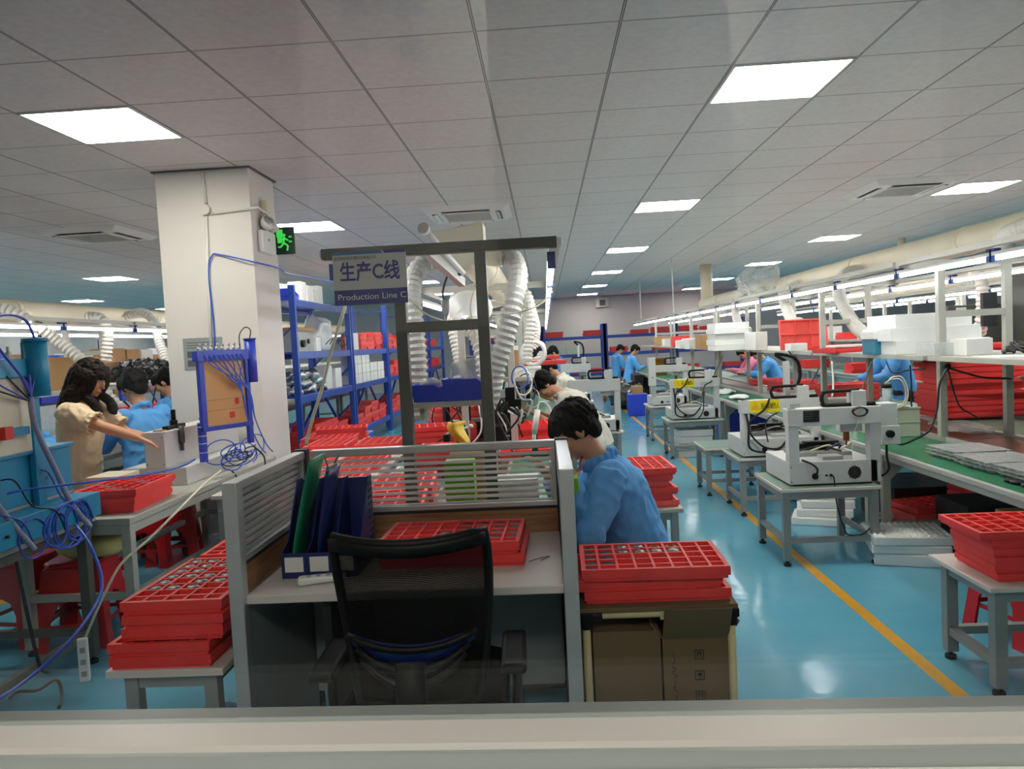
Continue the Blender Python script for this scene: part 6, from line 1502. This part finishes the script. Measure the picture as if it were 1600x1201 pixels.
def person(label, x, y, rz, pz=.52, L1=10, L2=25, hp=40, lh=None, rh=None, coat='coat_blue', hair='short', vox=.012, standing=False, fem=False, short=False, pants='trousers', name='person', coat_low=.14, yaw=0, shoes=True, hair_m='hair', seed=0, group=None, pole=(.55, -.25, -1)):
    L1, L2, hp = rad(L1), rad(L2), rad(hp); P = V((0, 0, pz))
    S1 = P+.19*dirv(L1); S2 = S1+.18*dirv((L1+L2)/2); N = S2+.13*dirv(L2)
    hk = .94 if fem else 1.0
    Hc = N+.085*dirv((L2+hp)/2)+.085*dirv(hp)
    RH = Matrix.Rotation(-hp, 3, 'X') @ Matrix.Rotation(rad(yaw), 3, 'Z')
    def H(a, b_, c): return Hc+RH @ (V((a, b_, c))*hk)
    sw = .155 if fem else .178
    SH = [S2+.085*dirv(L2)+V((s*sw, -.01, 0)) for s in (-1, 1)]
    hands = [V(lh) if lh else V((-.10, .45, pz+.25)), V(rh) if rh else V((.10, .45, pz+.25))]
    EL, WR = [], []
    for s, a, h in zip((-1, 1), SH, hands):
        e, w = ik(a, h, .28*hk, .25*hk, (s*pole[0], pole[1], pole[2])); EL.append(e); WR.append(w)
    hips = [P+V((s*.09, 0, -.02)) for s in (-1, 1)]
    if standing: KN = [V((s*.085, .02, pz*.52)) for s in (-1, 1)]; AN = [V((s*.085, -.02, .07)) for s in (-1, 1)]
    else: KN = [V((s*.13, .41, pz-.0)) for s in (-1, 1)]; AN = [V((s*.13, .40, .08)) for s in (-1, 1)]
    b = MB()
    b.tube([P-V((0, 0, .06)), P, S1, S2, S2+.09*dirv(L2), N], [(.13, .10), (.135, .10), (.115, .085), (.12, .085), (.10, .06), (.05, .05)], 16, side=(1, 0, 0))
    b.tube([N-.03*dirv(L2), N+.05*dirv((L2+hp)/2), Hc-.03*dirv(hp)], [.056*hk, .050*hk, .052*hk], 14)
    b.ell(H(0, -.012, .025), (.074*hk, .094*hk, .092*hk), RH, 20, 14)
    b.tube([H(0, .03, .03), H(0, .035, -.02), H(0, .038, -.065), H(0, .045, -.098)], [(.066*hk, .055*hk), (.062*hk, .052*hk), (.052*hk, .046*hk), (.03*hk, .026*hk)], 14, side=RH @ V((1, 0, 0)))
    b.tube([H(0, .083, .012), H(0, .096, -.012), H(0, .104, -.030), H(0, .088, -.04)], [.009*hk, .011*hk, .015*hk, .010*hk], 8)
    b.ell(H(0, .088, -.062), (.022*hk, .010*hk, .006*hk), RH, 10, 6).ell(H(0, .086, -.072), (.019*hk, .010*hk, .007*hk), RH, 10, 6).ell(H(0, .076, .026), (.05*hk, .014*hk, .010*hk), RH, 12, 6).ell(H(0, .072, -.095), (.018*hk, .016*hk, .014*hk), RH, 10, 6)
    for s in (-1, 1): b.ell(H(s*.074, -.008, -.008), (.010*hk, .020*hk, .030*hk), RH, 10, 8); b.ell(H(s*.045, .066, -.018), (.02*hk, .018*hk, .02*hk), RH, 10, 7)
    for k, s in enumerate((-1, 1)):
        b.tube([S2+.08*dirv(L2)+V((s*.06, 0, 0)), SH[k], (SH[k]*.6+EL[k]*.4), EL[k], (EL[k]*.65+WR[k]*.35), WR[k]], [.04, .046*hk, .045*hk, .038*hk, .038*hk, .026*hk], 12)
        b.tube([hips[k], KN[k], AN[k]], [.075, .055, .038], 10)
        dn = (WR[k]-EL[k]).normalized(); add_hand(b, WR[k], dn+V((0, .05, -.05)), V((0, .15, 1)), -s, .55, hk)
    body = bpy.data.objects.new(name, fused(b, vox, 'skin', 'body', 2)); COL.objects.link(body)
    body.location = (x, y, 0); body.rotation_euler = (0, 0, rz); tag(body, label, 'person', group)
    def child(me, nm):
        o = bpy.data.objects.new(nm, me); COL.objects.link(o); o.parent = body; return o
    # face details
    if vox < .011:
        for s in (-1, 1): MB().ell(H(s*.031, .076, .004), (.012*hk, .008*hk, .007*hk), RH, 10, 7).build('eye', 'eye_white', body); MB().ell(H(s*.031, .0822, .003), (.005, .003, .005), RH, 8, 6).build('iris', 'print_black', body); MB().ell(H(s*.032, .084, .026), (.017, .005, .0035), RH, 8, 6).build('eyebrow', 'hair', body)
        MB().ell(H(0, .0905, -.067), (.02*hk, .008*hk, .007*hk), RH, 10, 6).build('lips', 'lip', body)
    # shirt or coat
    c = MB(); g = .014
    low = P-V((0, .0, coat_low))-V((0, .02, 0)) if not standing else P-V((0, 0, coat_low))
    wide = .205 if not fem else .165
    c.tube([low, P, S1, S2, S2+.085*dirv(L2), N-.012*dirv(L2)], [(wide, .155) if not standing else (.17, .13), (wide*.96, .145) if not standing else (.16, .12), (wide*.88, .125), (sw+.02, .13), (sw*.92, .10), (.062, .062)], 20, side=(1, 0, 0))
    for k, s in enumerate((-1, 1)):
        c.ell(SH[k]+V((-s*.01, 0, -.01)), (.075*hk, .075*hk, .075*hk), None, 12, 8)
        if short:
            e = SH[k]+(EL[k]-SH[k])*.62
            c.tube([SH[k], SH[k]*.5+e*.5, e], [.072, .082 if fem else .068, .064 if fem else .062], 12)
            if fem: c.ell(SH[k]*.55+e*.45, (.088, .088, .085), None, 14, 10)
        else:
            e2 = EL[k]+(WR[k]-EL[k])*.93
            c.tube([SH[k], SH[k]*.5+EL[k]*.5, EL[k], EL[k]*.5+e2*.5, e2], [.075, .072, .066, .056, .046], 14)
            c.ell(EL[k], (.068, .068, .068), None, 10, 8)
    if not short or not fem:
        for i in range(14):
            a = 2*pi*i/14; p = N-.0*dirv(L2)+V((.062*cos(a), .062*sin(a), 0)).copy(); p.z += -.5*(p.y-N.y)+.012
            c.ell(p, (.018, .018, .026), None, 8, 6)
    child(fused(c, vox*1.05, coat, 'coat', 3, .009 if vox < .011 else .006, 11, seed), {'coat_blue': 'coat', 'shirt_white': 'shirt', 'blouse_cream': 'blouse', 'pink_cloth': 'shirt'}[coat])
    if fem:
        for k in (0, 1):
            e = SH[k]+(EL[k]-SH[k])*.58; dd_ = (EL[k]-SH[k]).normalized(); a1 = dd_.orthogonal().normalized(); a2 = dd_.cross(a1)
            MB().sheet(lambda u, v: e+dd_*(.045*v)+(a1*cos(2*pi*u)+a2*sin(2*pi*u))*(.060+.014*v+.007*v*sin(26*pi*u)), 64, 3).build('sleeve_ruffle', coat, body, 0, .004)
    # trousers and shoes
    t = MB(); t.tube([P+V((0, 0, .05)), P-V((0, 0, .05)), P-V((0, 0, .10))], [(.15, .12), (.16, .13), (.13, .11)], 16, side=(1, 0, 0))
    for k in (0, 1): t.tube([hips[k]-V((0, .02, 0)), hips[k]*.5+KN[k]*.5, KN[k], KN[k]*.5+AN[k]*.5, AN[k]+V((0, 0, .0))], [.095, .085, .070, .062, .055], 12)
    child(fused(t, max(vox, .012), pants, 'trousers', 3, .005, 9, seed), 'trousers')
    if shoes:
        for k in (0, 1):
            s_ = MB(); s_.tube([AN[k]+V((0, -.06, -.035)), AN[k]+V((0, 0, -.025)), AN[k]+V((0, .09, -.04)), AN[k]+V((0, .17, -.05))], [(.034, .034), (.040, .044), (.043, .032), (.03, .02)], 12, side=(1, 0, 0)); s_.build('shoe', 'black_plastic', body)
    # hair
    h = MB(); random.seed(seed+100)
    h.ell(H(0, -.020, .036), (.084*hk, .098*hk, .098*hk), RH, 20, 14).ell(H(0, -.062, -.022), (.066*hk, .044*hk, .062*hk), RH, 14, 10)
    for s in (-1, 1): h.ell(H(s*.066, .012, .035), (.02*hk, .045*hk, .045*hk), RH, 10, 8).ell(H(s*.07, .02, .0), (.010*hk, .012*hk, .03*hk), RH, 8, 6)
    for i in range(9):
        u = (i-4)/4; p0 = H(u*.05, .045, .10-.01*u*u); p1 = H(u*.068+random.uniform(-.01, .01), .096-.03*u*u, .062-.012*(1-u*u)); p2 = H(u*.074+random.uniform(-.012, .012), .108-.035*u*u, .030+random.uniform(-.012, .006))
        h.tube([p0, p1, p2], [.026*hk, .02*hk, .008], 8)
    if vox < .011:
        for i in range(150):
            th = random.uniform(0, 2*pi); ph = random.uniform(.05, 1.75); dx_, dy_ = sin(th), cos(th)
            def HP(f, o): return H(dx_*sin(f)*(.084+o), -.020+dy_*sin(f)*(.098+o), .036+cos(f)*(.098+o))
            if dy_ > .35 and ph > 1.05: continue
            h.tube([HP(ph, -.004), HP(ph+.22, .003+random.random()*.004), HP(ph+.45, .004+random.random()*.008)], [.010, .008, .0035], 6)
    if hair == 'long':
        up = V((0, 0, 1))
        for i in range(15):
            a = rad(20+i*22.8); rx, ry = .085, .098; p0 = H(rx*sin(a)*.8, -ry*cos(a)*.8-.01, .06); p1 = H(rx*sin(a)*1.1, -ry*cos(a)*1.05-.015, -.02)
            if cos(a) < -.5: continue
            q = 1.0 if cos(a) > .35 else .35
            p2 = p1+V((.012*sin(a), -.03-.03*cos(a), -.13*q)); p3 = p2+V((random.uniform(-.02, .02), -.04+random.uniform(-.02, .01), -.16*q)); p4 = p3+V((random.uniform(-.02, .02), random.uniform(-.01, .03), -.12*q))
            h.tube(crom([p0, p1, p2, p3, p4], 3), [.034+.006*sin(j) for j in range(10)]+[.03, .022, .012], 8)
        for s in (-1, 1):
            p0 = H(s*.07, .05, .05); h.tube(crom([p0, H(s*.082, .06, -.03), H(s*.085, .05, -.10), N+V((s*.09, .12, .0)), N+V((s*.085, .14, -.05)), N+V((s*.08, .16, -.09))], 3), [.03]*11+[.036, .034, .03, .02, .01], 8)
    hm = fused(h, .0048 if vox < .008 else min(vox, .011), hair_m, 'hair', 1, .003, 40, seed); child(hm, 'hair')
    return body
Q = pi/2
p1_ = person('man in blue work coat bending over the bench beside the cubicle, face down', .385, 3.32, Q, pz=.50, L1=12, L2=30, hp=36, lh=(-.17, .30, .90), rh=(.06, .40, .90), pole=(.5, -1, -.35), vox=.0065, coat_low=.22, seed=1)
pk = MB().sheet(lambda u, v: (-.205-.002*sin(u*6), -.03+.13*u, .42+.12*v), 4, 4); 
stool(.40, 3.32, 0, 'red plastic stool under the man in the blue coat')
w_ = person('woman with long dark hair in cream puff-sleeve blouse reaching to the press', -3.09, 4.80, -Q, pz=.76, L1=4, L2=12, hp=24, lh=(-.12, .46, .98), rh=(.14, .58, .99), coat='blouse_cream', hair='long', hair_m='hair_brown', vox=.0065, standing=True, fem=True, short=True, pants='blouse_cream', seed=2, coat_low=.0)
# ruffled cuff of her near sleeve and a wrist band
ru = MB()
me_w = w_
sh0 = V((.155, 0, 0))
person('seated worker in blue with black hair left of the pillar, back half turned', -2.99, 5.48, Q-.4, pz=.66, L1=2, L2=9, hp=24, vox=.010, seed=3, group=None)
person('seated worker in blue cut off by the pillar edge, looking down left', -3.44, 6.9, Q, pz=.65, L1=2, L2=8, hp=28, vox=.010, seed=4)
person('seated worker in blue half hidden behind the teal fixture post', -3.36, 5.02, Q, pz=.52, L1=12, L2=25, hp=35, vox=.012, seed=5)
for x, y, l in ((-2.99, 5.48, 'red plastic stool under the worker in blue nearest the pillar'), (-3.44, 6.9, 'red plastic stool under the worker behind the pillar edge'), (-3.36, 5.02, 'red plastic stool under the worker behind the teal fixture')): stool(x, y, 0, l)
person('man in white shirt bent low over the red trays on line C', .42, 6.95, Q, pz=.62, L1=25, L2=52, hp=58, coat='shirt_white', short=True, vox=.010, seed=6, lh=(-.1, .55, .86), rh=(.12, .5, .84), coat_low=.1)
person('man in white shirt farther along line C behind the first one', .40, 9.75, Q, pz=.60, L1=18, L2=40, hp=50, coat='shirt_white', short=True, vox=.014, seed=7, lh=(-.1, .55, .86), rh=(.12, .5, .84))
person('worker in blue coat farthest along line C, head bowed', .34, 14.2, Q, pz=.66, L1=8, L2=18, hp=35, vox=.016, seed=8)
person('left one of the two workers in blue seated far down the aisle', 1.86, 20.3, -Q+.35, pz=.56, L1=5, L2=12, hp=35, vox=.016, seed=9, lh=(-.12, .32, .78), rh=(.12, .32, .80))
person('right one of the two workers in blue seated far down the aisle', 1.98, 18.1, -Q+.1, pz=.56, L1=6, L2=14, hp=30, vox=.016, seed=10, lh=(-.12, .38, .80), rh=(.12, .38, .82))
for x, y, l in ((.42, 6.95, 'red plastic stool under the man in white'), (.40, 9.75, 'red plastic stool under the farther man in white'), (.34, 14.2, 'red plastic stool under the farthest worker of line C'), (1.86, 20.3, 'red plastic stool under the left far worker by the aisle end'), (1.98, 18.1, 'red plastic stool under the right far worker by the aisle end')): stool(x, y, 0, l)
person('worker in blue leaning over red trays behind the right bench posts', 3.98, 13.2, Q, pz=.56, L1=18, L2=38, hp=45, vox=.013, seed=11, lh=(-.1, .6, .80), rh=(.12, .55, .80))
person('worker in pink shirt beyond the worker in blue on the right', 4.05, 14.4, Q, pz=.55, L1=18, L2=38, hp=45, coat='pink_cloth', vox=.014, seed=12, lh=(-.1, .6, .80), rh=(.12, .55, .80))
person('worker in blue standing behind the bottle and cables on the right bench', 4.15, 8.95, Q, pz=.74, L1=15, L2=30, hp=40, vox=.013, seed=13, standing=True, lh=(-.1, .5, .85), rh=(.12, .5, .85))
person('worker in blue at the right picture edge reaching an arm over trays', 4.22, 5.90, Q, pz=.60, L1=10, L2=25, hp=35, vox=.011, seed=14, short=True, lh=(-.15, .55, .95), rh=(.10, .5, 1.0))
SC.cycles.max_bounces = 7; SC.cycles.diffuse_bounces = 3; SC.cycles.glossy_bounces = 3; SC.cycles.transparent_max_bounces = 12; SC.cycles.transmission_bounces = 4
SC.cycles.caustics_reflective = False; SC.cycles.caustics_refractive = False
if 0:
    for o in bpy.data.objects:
        l = o.get('label', '')
        if len(l.split()) > 16: print('LONG', len(l.split()), l)
